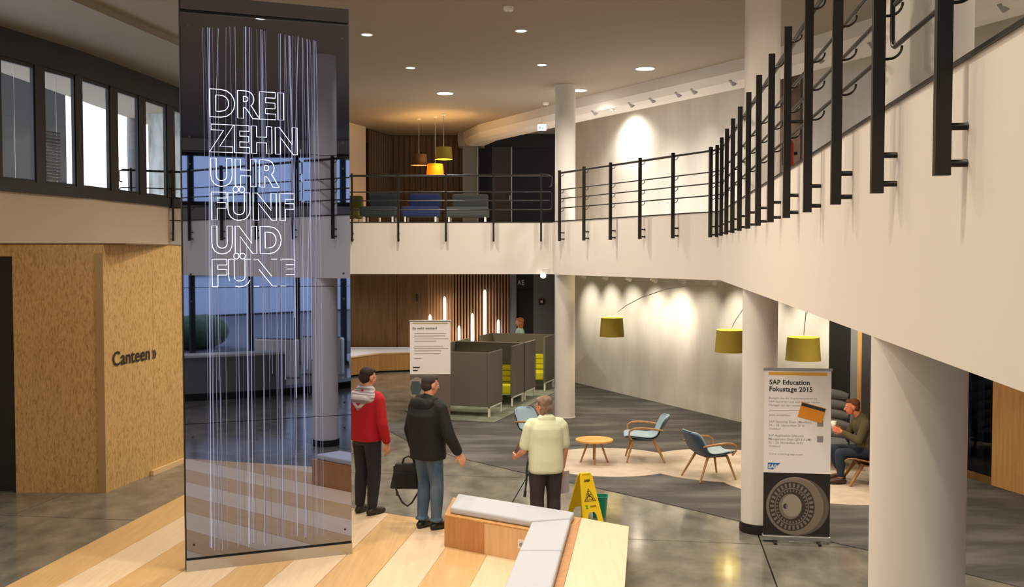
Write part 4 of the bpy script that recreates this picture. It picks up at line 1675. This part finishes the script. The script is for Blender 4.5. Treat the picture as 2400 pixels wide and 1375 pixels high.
def hair_cap(P, s=1.0, back=-.07, low=-.05, top=.0, g=.008, full=False):
    b = B()
    e = lambda c, r: b.ell(P(*c), (r[0] * s, r[1] * s, r[2] * s), 18, 12)
    e((0, -.03, .045 + top), (.079 + g, .087 + g, .074 + g))
    e((0, -.05, low + .045), (.072 + g, .06 + g, .075 + g))
    e((0, .03, .078 + top), (.058, .048, .035))
    if full:
        for sx in (-1, 1):
            e((sx * .062, -.02, low), (.03, .05, .08))
    return b


# ---- man in the red sweater
t = thing('person', 'man in a red sweater with a grey striped hood, half behind the mirror pillar', 'person', (-1.74, 12.2, .1), R(-34))
b = B()
P = head(b, (0, .03, 1.635), yaw=R(-14), pitch=R(-14), s=1.04)
capsule(b, (0, -.01, 1.42), (0, .01, 1.56), .06, .056)
torso(b)
arm(b, (.2, -.01, 1.38), (.265, -.02, 1.1), (.27, .05, .87))
arm(b, (-.2, -.01, 1.38), (-.26, -.01, 1.1), (-.25, .05, .87))
hand(b, (.27, .055, .86), (0.02, .12, -1), (-1, 0, 0), 1.0, .6, 1)
hand(b, (-.25, .055, .86), (0, .12, -1), (1, 0, 0), 1.0, .6, -1)
for s in (-1, 1):
    leg(b, (s * .09, 0, .92), (s * .1, .02, .5), (s * .1, -.02, .09))
    foot(b, (s * .1, -.02, .09), (s * .2, 1, 0))
skin(b, 'body', M_SKIN, t, .007)
face(t, P)
hb = hair_cap(P, 1, g=.006)
skin(hb, 'hair', mat('dark_brown_hair', (42, 28, 20), .8), t, .007, 2)
b = B()
torso(b, .026, 1.1, 0, 1.12)
arm(b, (.2, -.01, 1.38), (.265, -.02, 1.1), (.27, .045, .9), .024)
arm(b, (-.2, -.01, 1.38), (-.26, -.01, 1.1), (-.25, .045, .9), .024)
skin(b, 'sweater', mat('red_knit', (178, 20, 34), .9, bump=.3, bscale=60), t, .01, 3)
b = B()
capsule(b, (-.13, -.05, 1.41), (.13, -.05, 1.41), .075, .075)
capsule(b, (-.085, -.02, 1.49), (.085, -.02, 1.49), .055, .055)
b.ell((0, -.1, 1.38), (.18, .06, .075))
capsule(b, (-.1, -.11, 1.36), (.0, -.14, 1.28), .035, .03)
capsule(b, (.1, -.11, 1.36), (.0, -.14, 1.28), .035, .03)
capsule(b, (-.08, .07, 1.42), (0, .1, 1.36), .035, .03)
capsule(b, (.08, .07, 1.42), (0, .1, 1.36), .035, .03)
M_HOOD = mat('striped_grey_jersey', (196, 190, 196), .9, col2=(132, 124, 132), scale=(1, 1, 24), nscale=2.5, lo=.45, hi=.55)
skin(b, 'hood', M_HOOD, t, .009, 3, label='grey striped hood')
b = B()
for s in (-1, 1):
    leg(b, (s * .088, 0, .93), (s * .1, .02, .5), (s * .1, -.02, .12), .024)
loft(b, [(.84, .15, .11, 0), (.88, .178, .134, 0), (.98, .18, .136, 0), (1.03, .172, .128, 0)])
skin(b, 'trousers', mat('dark_navy_cloth', (36, 36, 46), .85), t, .009, 3)
for s in (-1, 1):
    shoe(t, (s * .1, -.02, .09), (s * .2, 1, 0), mat('dark_brown_leather', (44, 30, 24), .5))

# ---- man in the black coat
t = thing('person', 'man in a black hooded coat and blue jeans holding a bag in his left hand', 'person', (-.95, 11.52, .1), R(-42))
b = B()
P = head(b, (.0, .04, 1.63), yaw=R(-12), pitch=R(-8))
capsule(b, (0, 0, 1.42), (0, .02, 1.56), .062, .058)
torso(b, .02)
RA, LA = ((.2, 0, 1.38), (.31, .02, 1.1), (.36, .12, .9)), ((-.2, 0, 1.38), (-.28, -.02, 1.1), (-.3, .06, .88))
arm(b, *RA)
arm(b, *LA)
hand(b, (.365, .125, .89), (.25, .35, -1), (-.6, .3, 0), 1.05, .5, 1)
hand(b, (-.3, .062, .87), (0, .12, -1), (1, 0, 0), 1.05, 1.5, -1)
LG = {-1: ((-.085, 0, .92), (-.085, .03, .5), (-.08, -.02, .09)), 1: ((.085, 0, .92), (.09, .05, .5), (.1, .03, .09))}
for s in (-1, 1):
    leg(b, *LG[s])
    foot(b, LG[s][2], (s * .12, 1, 0))
skin(b, 'body', M_SKIN, t, .007)
face(t, P)
skin(hair_cap(P, 1, g=.002), 'hair', mat('short_dark_grey_hair', (58, 48, 44), .9), t, .007, 2)
b = B()
torso(b, .035, 1.02, 0, 1.2)
loft(b, [(.8, .205, .165, 0), (.83, .215, .172, 0), (1.0, .212, .17, -.01), (1.15, .212, .175, -.03), (1.3, .22, .17, -.04), (1.4, .2, .13, -.03), (1.45, .13, .09, -.02)])
arm(b, RA[0], RA[1], (.355, .11, .915), .032)
arm(b, LA[0], LA[1], (-.3, .055, .9), .032)
skin(b, 'coat', mat('black_nylon', (11, 11, 13), .8, bump=.6, bscale=11), t, .011, 3)
b = B()
b.ell((0, -.115, 1.41), (.17, .06, .09), 18, 12)
capsule(b, (-.13, -.09, 1.44), (.13, -.09, 1.44), .05, .05)
capsule(b, (-.12, -.02, 1.47), (.12, -.02, 1.47), .055, .055)
capsule(b, (-.11, .05, 1.45), (.11, .05, 1.45), .04, .04)
skin(b, 'hood', mat('black_nylon', (20, 19, 21), .6), t, .01, 3)
b = B()
for s in (-1, 1):
    h_, k_, a_ = LG[s]
    leg(b, h_, k_, (a_[0], a_[1], .12), .022)
    b.tube([(a_[0] + .062 * math.cos(q), a_[1] + .07 * math.sin(q), .11) for q in [2 * PI * k / 14 for k in range(14)]], .014, 8, closed=True)
b.ell((0, 0, .94), (.18, .14, .13))
skin(b, 'jeans', mat('blue_denim', (50, 78, 108), .9, col2=(96, 116, 134), nscale=6, scale=(1, 1, .4), bump=.3, bscale=14), t, .009, 3)
for s in (-1, 1):
    shoe(t, LG[s][2], (s * .12, 1, 0), mat('black_leather', (24, 23, 24), .4))

# bag in his left hand
hw = Matrix.Rotation(R(-42), 3, 'Z') @ Vector((-.3, .07, .78)) + Vector((-.95, 11.52, .1))
t = thing('laptop_bag', 'black laptop bag with a dangling shoulder strap, held by the man in the black coat', 'bag', (hw.x - .07, hw.y - .02, hw.z - .38), R(-4))
B().add([(-.215, -.05, 0), (.2, -.05, 0), (.2, .05, 0), (-.215, .05, 0), (-.15, -.045, .3), (.17, -.045, .3), (.17, .045, .3), (-.15, .045, .3)], [(3, 2, 1, 0), (4, 5, 6, 7), (0, 1, 5, 4), (1, 2, 6, 5), (2, 3, 7, 6), (3, 0, 4, 7)]).build('body', M_BLACK, t, bevel=.025, seg=3)
B().box((-.02, -.06, .11), (.26, .03, .19)).build('front_pocket', mat('black_canvas', (26, 25, 26), .9), t, bevel=.012)
for y in (-.025, .025):
    B().tube([(-.07, y, .295), (-.055, y, .35), (0, y * .3, .378), (.055, y, .35), (.07, y, .295)], .009, 8).build('handle', M_BLACK, t)
B().tube([(-.165, 0, .26), (-.17, -.01, .1), (-.13, -.02, -.05), (-.07, -.02, -.16), (-.01, -.02, -.2), (.04, -.02, -.16), (.12, -.01, -.03), (.168, 0, .12), (.168, 0, .26)], .011, 8).build('strap', M_BLACK, t)
B().box((-.13, -.02, -.055), (.03, .02, .05), rz=.2).build('buckle', M_DKTXT, t)

# ---- person in the pale green shirt
t = thing('person', 'grey-haired person in a pale green short-sleeved shirt behind the bench', 'person', (.38, 11.45, 0), R(12))
SC = .925
t.scale = (SC, SC, SC)
b = B()
P = head(b, (-.02, .05, 1.62), yaw=R(42), pitch=R(-6))
capsule(b, (0, 0, 1.42), (-.01, .03, 1.56), .058, .054)
torso(b, .01, 1.08, .04, 1.1)
RA, LA = ((.2, .0, 1.37), (.25, .02, 1.09), (.235, .08, .85)), ((-.2, .0, 1.37), (-.27, .04, 1.08), (-.32, .2, .98))
arm(b, *RA)
arm(b, *LA)
hand(b, (.235, .085, .84), (0, .15, -1), (-1, 0, 0), 1.0, .9, 1)
hand(b, (-.325, .21, .975), (-.2, 1, .05), (.9, .2, 0), 1.0, .9, -1)
for s in (-1, 1):
    leg(b, (s * .095, 0, .92), (s * .1, .02, .5), (s * .1, -.02, .09))
    foot(b, (s * .1, -.02, .09), (s * .15, 1, 0))
skin(b, 'body', M_SKIN, t, .007)
face(t, P)
skin(hair_cap(P, 1.0, low=-.07, g=.014, full=True), 'hair', mat('greying_brown_hair', (112, 84, 66), .9, col2=(150, 130, 116), nscale=14), t, .008, 2)
b = B()
for s in (-1, 1):
    pts = [P(s * .03 + .022 * math.cos(q), .1, .002 + .018 * math.sin(q)) for q in [2 * PI * k / 14 for k in range(14)]]
    b.tube(pts, .002, 6, closed=True)
    b.tube([P(s * .052, .1, .006), P(s * .078, .05, .006), P(s * .08, -.01, .002)], .002, 6)
b.build('glasses', M_CHROME, t)
b = B()
torso(b, .026, 1.12, .04, 1.15)
loft(b, [(.82, .2, .145, -.005), (.85, .215, .16, -.005), (1.0, .215, .16, 0), (1.15, .21, .15, .005), (1.3, .215, .145, .01), (1.39, .21, .125, .01), (1.44, .13, .09, .01)])
for A_ in (RA, LA):
    s0, e0 = Vector(A_[0]), Vector(A_[1])
    capsule(b, s0, s0.lerp(e0, .75), .08, .072)
capsule(b, (-.05, -.02, 1.47), (.05, -.02, 1.47), .062, .062)
skin(b, 'shirt', mat('pale_green_cotton', (214, 222, 192), .85, bump=.5, bscale=7), t, .01, 3)
b = B()
for s in (-1, 1):
    leg(b, (s * .1, 0, .93), (s * .105, .02, .5), (s * .1, -.02, .1), .03)
b.ell((0, 0, .93), (.19, .145, .14))
skin(b, 'trousers', mat('dark_plum_cloth', (58, 48, 52), .85), t, .01, 3)
for s in (-1, 1):
    shoe(t, (s * .1, -.02, .09), (s * .15, 1, 0), mat('black_leather', (24, 23, 24), .4))
b = B().tube([(-.2, .02, 1.02), (-.235, .0, .9), (-.245, -.03, .75), (-.27, -.05, .58)], .012, 8)
b.build('strap', M_BLACK, t)
B().tube([(-.266, -.05, .61), (-.275, -.055, .54)], .018, 8).build('strap_end', M_BLACK, t)
hp = Matrix.Rotation(R(12), 3, 'Z') @ (Vector((.25, .12, .76)) * SC) + Vector((.38, 11.45, 0))
tag(B().box((0, 0, -.1), (.004, .19, .25)).build('paper_sheets', mat('lilac_paper', (176, 168, 180), .8), loc=(hp.x, hp.y, hp.z), rz=R(-50)), 'lilac-grey sheet of paper held in the right hand of the person in the green shirt', 'paper')

# ---- seated man with a cup
t = thing('person', 'seated man in an olive sweater and dark jeans holding a paper cup', 'person', (4.98, 14.25, .016), R(88))
b = B()
hz = .42
P = head(b, (.0, .22, 1.06), yaw=R(-6), pitch=R(-6))
capsule(b, (0, .1, .88), (0, .18, 1.0), .058, .055)
b.ell((0, -.02, hz + .03), (.17, .14, .12), 20, 12)
b.ell((0, .02, hz + .17), (.155, .115, .17), 20, 12, Matrix.Rotation(R(-14), 3, 'X'))
b.ell((0, .07, hz + .35), (.17, .115, .17), 20, 12, Matrix.Rotation(R(-18), 3, 'X'))
capsule(b, (-.16, .09, .86), (.16, .09, .86), .055, .055)
RA, LA = ((.19, .09, .85), (.25, .2, .62), (.1, .38, .74)), ((-.19, .09, .85), (-.25, .2, .62), (-.09, .38, .72))
arm(b, *RA)
arm(b, *LA)
hand(b, (.095, .385, .745), (-.35, .75, .35), (-1, -.3, 0), 1.0, 1.0, 1)
hand(b, (-.085, .385, .725), (.35, .75, .25), (1, -.3, 0), 1.0, 1.0, -1)
SL = {-1: ((-.09, .02, hz), (-.13, .42, .43), (-.12, .40, .09)), 1: ((.09, .02, hz), (.13, .46, .44), (.14, .34, .09))}
for s in (-1, 1):
    leg(b, *SL[s])
    foot(b, SL[s][2], (s * .1, 1, 0))
skin(b, 'body', mat('flushed_skin', (206, 122, 90), .55), t, .007)
face(t, P)
skin(hair_cap(P, 1, g=-.001), 'hair', mat('short_reddish_hair', (92, 54, 38), .9), t, .007, 2)
b = B()
b.ell((0, .0, hz + .1), (.182, .145, .15), 20, 12)
b.ell((0, .03, hz + .2), (.175, .135, .17), 20, 12, Matrix.Rotation(R(-14), 3, 'X'))
b.ell((0, .07, hz + .35), (.188, .132, .175), 20, 12, Matrix.Rotation(R(-18), 3, 'X'))
capsule(b, (-.16, .09, .86), (.16, .09, .86), .07, .07)
capsule(b, (0, .09, .9), (0, .12, .93), .085, .07)
for A_ in (RA, LA):
    arm(b, A_[0], A_[1], Vector(A_[2]).lerp(Vector(A_[1]), .12), .016)
skin(b, 'sweater', mat('olive_knit', (82, 74, 52), .9, bump=.3, bscale=40), t, .01, 3)
b = B()
for s in (-1, 1):
    h_, k_, a_ = SL[s]
    leg(b, h_, k_, (a_[0], a_[1], .13), .013)
b.ell((0, -.02, hz + .01), (.178, .15, .12))
skin(b, 'jeans', mat('dark_denim', (34, 48, 66), .9), t, .009, 3)
for s in (-1, 1):
    shoe(t, SL[s][2], (s * .1, 1, 0), mat('oxblood_leather', (64, 34, 26), .5))
cpos = Matrix.Rotation(R(88), 3, 'Z') @ Vector((.005, .475, .755)) + Vector((4.98, 14.25, .016))
t = thing('paper_cup', 'white paper cup in the hands of the seated man', 'cup', cpos)
B().lathe([(.001, 0), (.028, 0), (.038, .1), (.035, .1), (.026, .006), (.001, .006)], n=24).build('cup_wall', M_SOCK, t)
B().tube([(.038 * math.cos(a), .038 * math.sin(a), .1) for a in [2 * PI * k / 24 for k in range(24)]], .003, 6, closed=True).build('rim', M_SOCK, t)

# ---- woman behind the booths
t = thing('person', 'red-haired woman in a pale mint top standing behind the rearmost booth', 'person', (.2, 25.6, .008), R(100))
t.scale = (.93, .93, .93)
b = B()
P = head(b, (0, .02, 1.62), yaw=R(10))
capsule(b, (0, 0, 1.42), (0, .01, 1.56), .05, .05)
torso(b, -.01, .92)
for s in (-1, 1):
    arm(b, (s * .17, 0, 1.38), (s * .22, .0, 1.1), (s * .2, .1, .9), -.006)
    hand(b, (s * .2, .105, .89), (0, .3, -1), (-s, 0, 0), .9, .6, s)
    leg(b, (s * .085, 0, .92), (s * .09, .01, .5), (s * .09, -.02, .09), -.004)
    foot(b, (s * .09, -.02, .09), (s * .1, 1, 0))
skin(b, 'body', M_SKIN, t, .008)
face(t, P)
b = hair_cap(P, 1, low=-.1, g=.016, full=True)
b.ell(P(0, -.05, -.09), (.09, .06, .1))
skin(b, 'hair', mat('ginger_hair', (168, 98, 52), .8, col2=(200, 130, 74), nscale=12), t, .009, 2)
b = B()
torso(b, .008, .95)
for s in (-1, 1):
    capsule(b, (s * .17, 0, 1.38), (s * .215, 0, 1.13), .062, .056)
skin(b, 'top', mat('pale_mint_cotton', (190, 220, 212), .85), t, .01, 3)
b = B()
for s in (-1, 1):
    leg(b, (s * .087, 0, .93), (s * .09, .01, .5), (s * .09, -.02, .11), .014)
loft(b, [(.84, .14, .1, 0), (.88, .165, .126, 0), (.98, .166, .126, 0), (1.03, .16, .12, 0)])
skin(b, 'trousers', mat('dark_navy_cloth', (36, 36, 46), .85), t, .01, 3)
for s in (-1, 1):
    shoe(t, (s * .09, -.02, .09), (s * .1, 1, 0), mat('black_leather', (24, 23, 24), .4))

# ================================================================== ENTRANCE ZONE (seen in the mirror)
t = thing('reception_counter', 'low dark curved counter with a pale top near the entrance, seen in the mirror', 'counter', (4.2, -1.6, 0))
arc_o = [(-2.6 + 6.2 * k / 12, -.6 + .9 * math.sin(PI * k / 12) * .9 + k * .06) for k in range(13)]
arc_i = [(x + .1, y - .5) for x, y in arc_o]
B().prism(arc_o + arc_i[::-1], 0, .16).build('kerb', M_DARK, t)
B().prism(arc_o[1:7] + arc_i[1:7][::-1], .16, .95).build('body', M_GREYW, t)
B().prism([(x, y + .03) for x, y in arc_o[1:7]] + [(x, y - .06) for x, y in arc_i[1:7][::-1]], .95, 1.0).build('top', M_SOCK, t)
for k, (x, y) in enumerate(((1.6, -4.4), (2.9, -4.7), (6.4, -4.2), (7.6, -3.9))):
    t = thing('turnstile', ('leftmost', 'second', 'third', 'rightmost')[k] + ' white entrance turnstile with a glass wing, seen in the mirror', 'turnstile', (x, y, 0), R(-30), 'entrance turnstiles')
    B().box((0, 0, .5), (.2, 1.2, 1.0)).build('body', M_SOCK, t, bevel=.04, seg=3)
    B().box((.38, 0, .6), (.5, .012, .7)).build('wing', M_GLASS, t)
    B().box((0, 0, 1.01), (.16, 1.1, .02)).build('top_plate', M_DARK, t)
t = thing('status_post', 'white post with a blue lit ring near the entrance, seen in the mirror', 'post', (5.1, 1.2, 0))
B().tube([(0, 0, 0), (0, 0, .4), (0, 0, .95), (0, 0, 1.05)], [.1, .12, .2, .14], 20).build('body', M_SOCK, t)
rg = Vector((-.5, .87, 0))
sd = Vector((.87, .5, 0))
B().tube([rg * .215 + sd * (.05 * math.cos(a)) + Vector((0, 0, .85 + .05 * math.sin(a))) for a in [2 * PI * k / 24 for k in range(24)]], .012, 8, closed=True).build('light_ring', glow('blue_ring', (60, 190, 255), 8), t)

# ================================================================== CEILING LIGHTS
def downlight(loc, r, power, label, grp, col=(1, .85, .66), spread=150):
    t = thing('ceiling_light', label, 'light', loc, 0, grp)
    B().tube([(r * math.cos(a), r * math.sin(a), -.004) for a in [2 * PI * k / 32 for k in range(32)]], .012, 8, closed=True).build('trim_ring', M_SOCK, t)
    B().cyl((0, 0, -.008), r * .96, .006, 32).build('diffuser', L_DISK, t)
    if power:
        lamp('AREA', 'downlight', (loc[0], loc[1], loc[2] - .02), power, col, r * 1.8, spread=spread)
    return t


big = ((1043, 218, 'wide round ceiling light left of the far column, above the upper lounge'), (1356, 211, 'wide round ceiling light just right of the far column'), (1512, 160, 'largest round ceiling light, near the lit bulkhead'))
for px, py, l in big:
    p = on_z(px, py, ZC)
    downlight((p.x, p.y, ZC), .17, PB, l, 'wide round ceiling lights', (1, .95, .88), 140)
sml = ((860, 80, 'small ceiling downlight right of the mirror pillar top'), (1221, 71, 'small ceiling downlight nearest the top centre of the view'),
       (962, 158, 'small ceiling downlight in the second row, left one'), (1270, 151, 'small ceiling downlight in the second row, right one'))
for px, py, l in sml:
    p = on_z(px, py, ZC)
    downlight((p.x, p.y, ZC), .085, PS, l, 'small ceiling downlights')
# the same grid carries on over the void towards and behind the viewpoint
for i, x in enumerate((-6.6, -4.4, -2.3, -.6)):
    for j, y in enumerate((12.3, 9.4, 6.5, 3.0, -1.0, -5.0)):
        if (i == 0 and j < 3) or (i, j) in ((1, 0), (1, 1)):
            continue
        downlight((x + .15 * j, y, ZC), .085, PV, 'added small downlight above the void to brighten the banner, outside the photographed view', 'downlights over the void')
for x, y in ((.35, 8.3), (.1, 11.2)):  # unseen lamps added to brighten the banner front, not part of the grid
    downlight((x, y, ZC), .085, PV * 1.2, 'added small downlight above the void to brighten the banner, outside the photographed view', 'downlights over the void')
for x, y in ((2.6, 9.5), (3.4, 5), (5.2, 10.5), (5.4, 3)):
    downlight((x, y, ZC), .17, PG, 'wide ceiling light above the near gallery, outside the photographed view', 'wide lights over the near gallery')
for x, y in ((3.6, 16), (4.4, 12.5), (3.4, 8.5), (5.8, 9.5), (2.6, 21), (-1.5, 23.5), (-4.8, 23.5), (.4, 23), (-1.5, 27.5), (-4.8, 27.5), (5.5, 5.5), (4, 2.0), (8.5, -3), (5, -5), (1, -5)):
    downlight((x, y, ZS0), .1, PU, 'round downlight under the gallery, hidden behind its edge', 'downlights under the gallery')

# wall washers, lower storey
dw = Vector((.417, -.909))
nw = Vector((-.909, -.417))
w0 = Vector((1.55, 25.6)) + nw * 1.3
M_WASH = 1
for k in range(11):
    p = w0 + dw * (.9 + k * .96)
    tgt = p - nw * 1.3
    t = thing('wall_washer', 'small white spotlight under the gallery facing the plaster wall, %s from the far column' % ('first', 'second', 'third', 'fourth', 'fifth', 'sixth', 'seventh', 'eighth', 'ninth', 'tenth', 'eleventh')[k], 'spotlight', (p.x, p.y, ZS0 - .1), math.atan2(-nw.y, -nw.x), 'lower wall washers')
    B().tube([(-.05, 0, .02), (.07, 0, -.03)], [.04, .045], 14).build('head', M_SOCK, t)
    B().cyl((0, 0, .02), .012, .08, 8).build('stem', M_SOCK, t)
    lamp('SPOT', 'washer_beam', (p.x - nw.x * .1, p.y - nw.y * .1, ZS0 - .14), PW_ * (1.0 if k != 5 else .35), (1, .9, .68), .03, (tgt.x, tgt.y, 1.9), 56, 1.0)
# wall washers under the bulkhead, upper storey
for k, px in enumerate((1380, 1421, 1465, 1514, 1574, 1610, 1700, 1900, 2020, 2320)):
    for i in range(len(bl) - 1):
        a, c = Vector(bl[i]), Vector(bl[i + 1])
        q = on_line(px, tuple(a), tuple(c))
        if min(a.y, c.y) <= q.y <= max(a.y, c.y):
            break
    d = (c - a).normalized()
    n = Vector((-d.y, d.x)) if (-d.y) > 0 else Vector((d.y, -d.x))
    p = q + n * .12
    t = thing('bulkhead_spot', 'small spotlight in the ceiling bulkhead, %s along from the far column' % ('first', 'second', 'third', 'fourth', 'fifth', 'sixth', 'seventh', 'eighth', 'ninth', 'tenth')[k], 'spotlight', (p.x, p.y, ZC - .33), math.atan2(n.y, n.x), 'spotlights of the ceiling bulkhead')
    B().tube([(-.03, 0, .05), (.06, 0, -.03)], [.05, .055], 14).build('head', M_GREYTXT if k != 1 else M_SOCK, t)
    B().cyl((.06, 0, -.04), .03, .02, 12).build('lens', L_DISK if k == 1 else M_SOCK, t)
    e = (3.2, .3, .15, .3, .12, .3, .3, .3, 1.2, 1.0)[k]
    f_ = .85 if k == 0 else .42
    if k == 0:      # bright patch comes from an unseen lamp added by the wall, away from this fitting
        T_ = on_line(1484, PW[1], PW[2])
        lamp('SPOT', 'added_accent_beam', (T_.x + nw.x * .62, T_.y + nw.y * .62, 6.4), 230, (1, .93, .78), .12, (T_.x, T_.y, 4.75), 128, 1.0)
        continue
    lamp('SPOT', 'bulkhead_beam', (p.x + n.x * f_, p.y + n.y * f_, ZC - .45), PT_ * e, (1, .92, .76), .04, (p.x + n.x * 1.7, p.y + n.y * 1.7, 5.0 if k else 5.1), 80 if k == 0 else 55, .9)
# light grazing the bulkhead itself
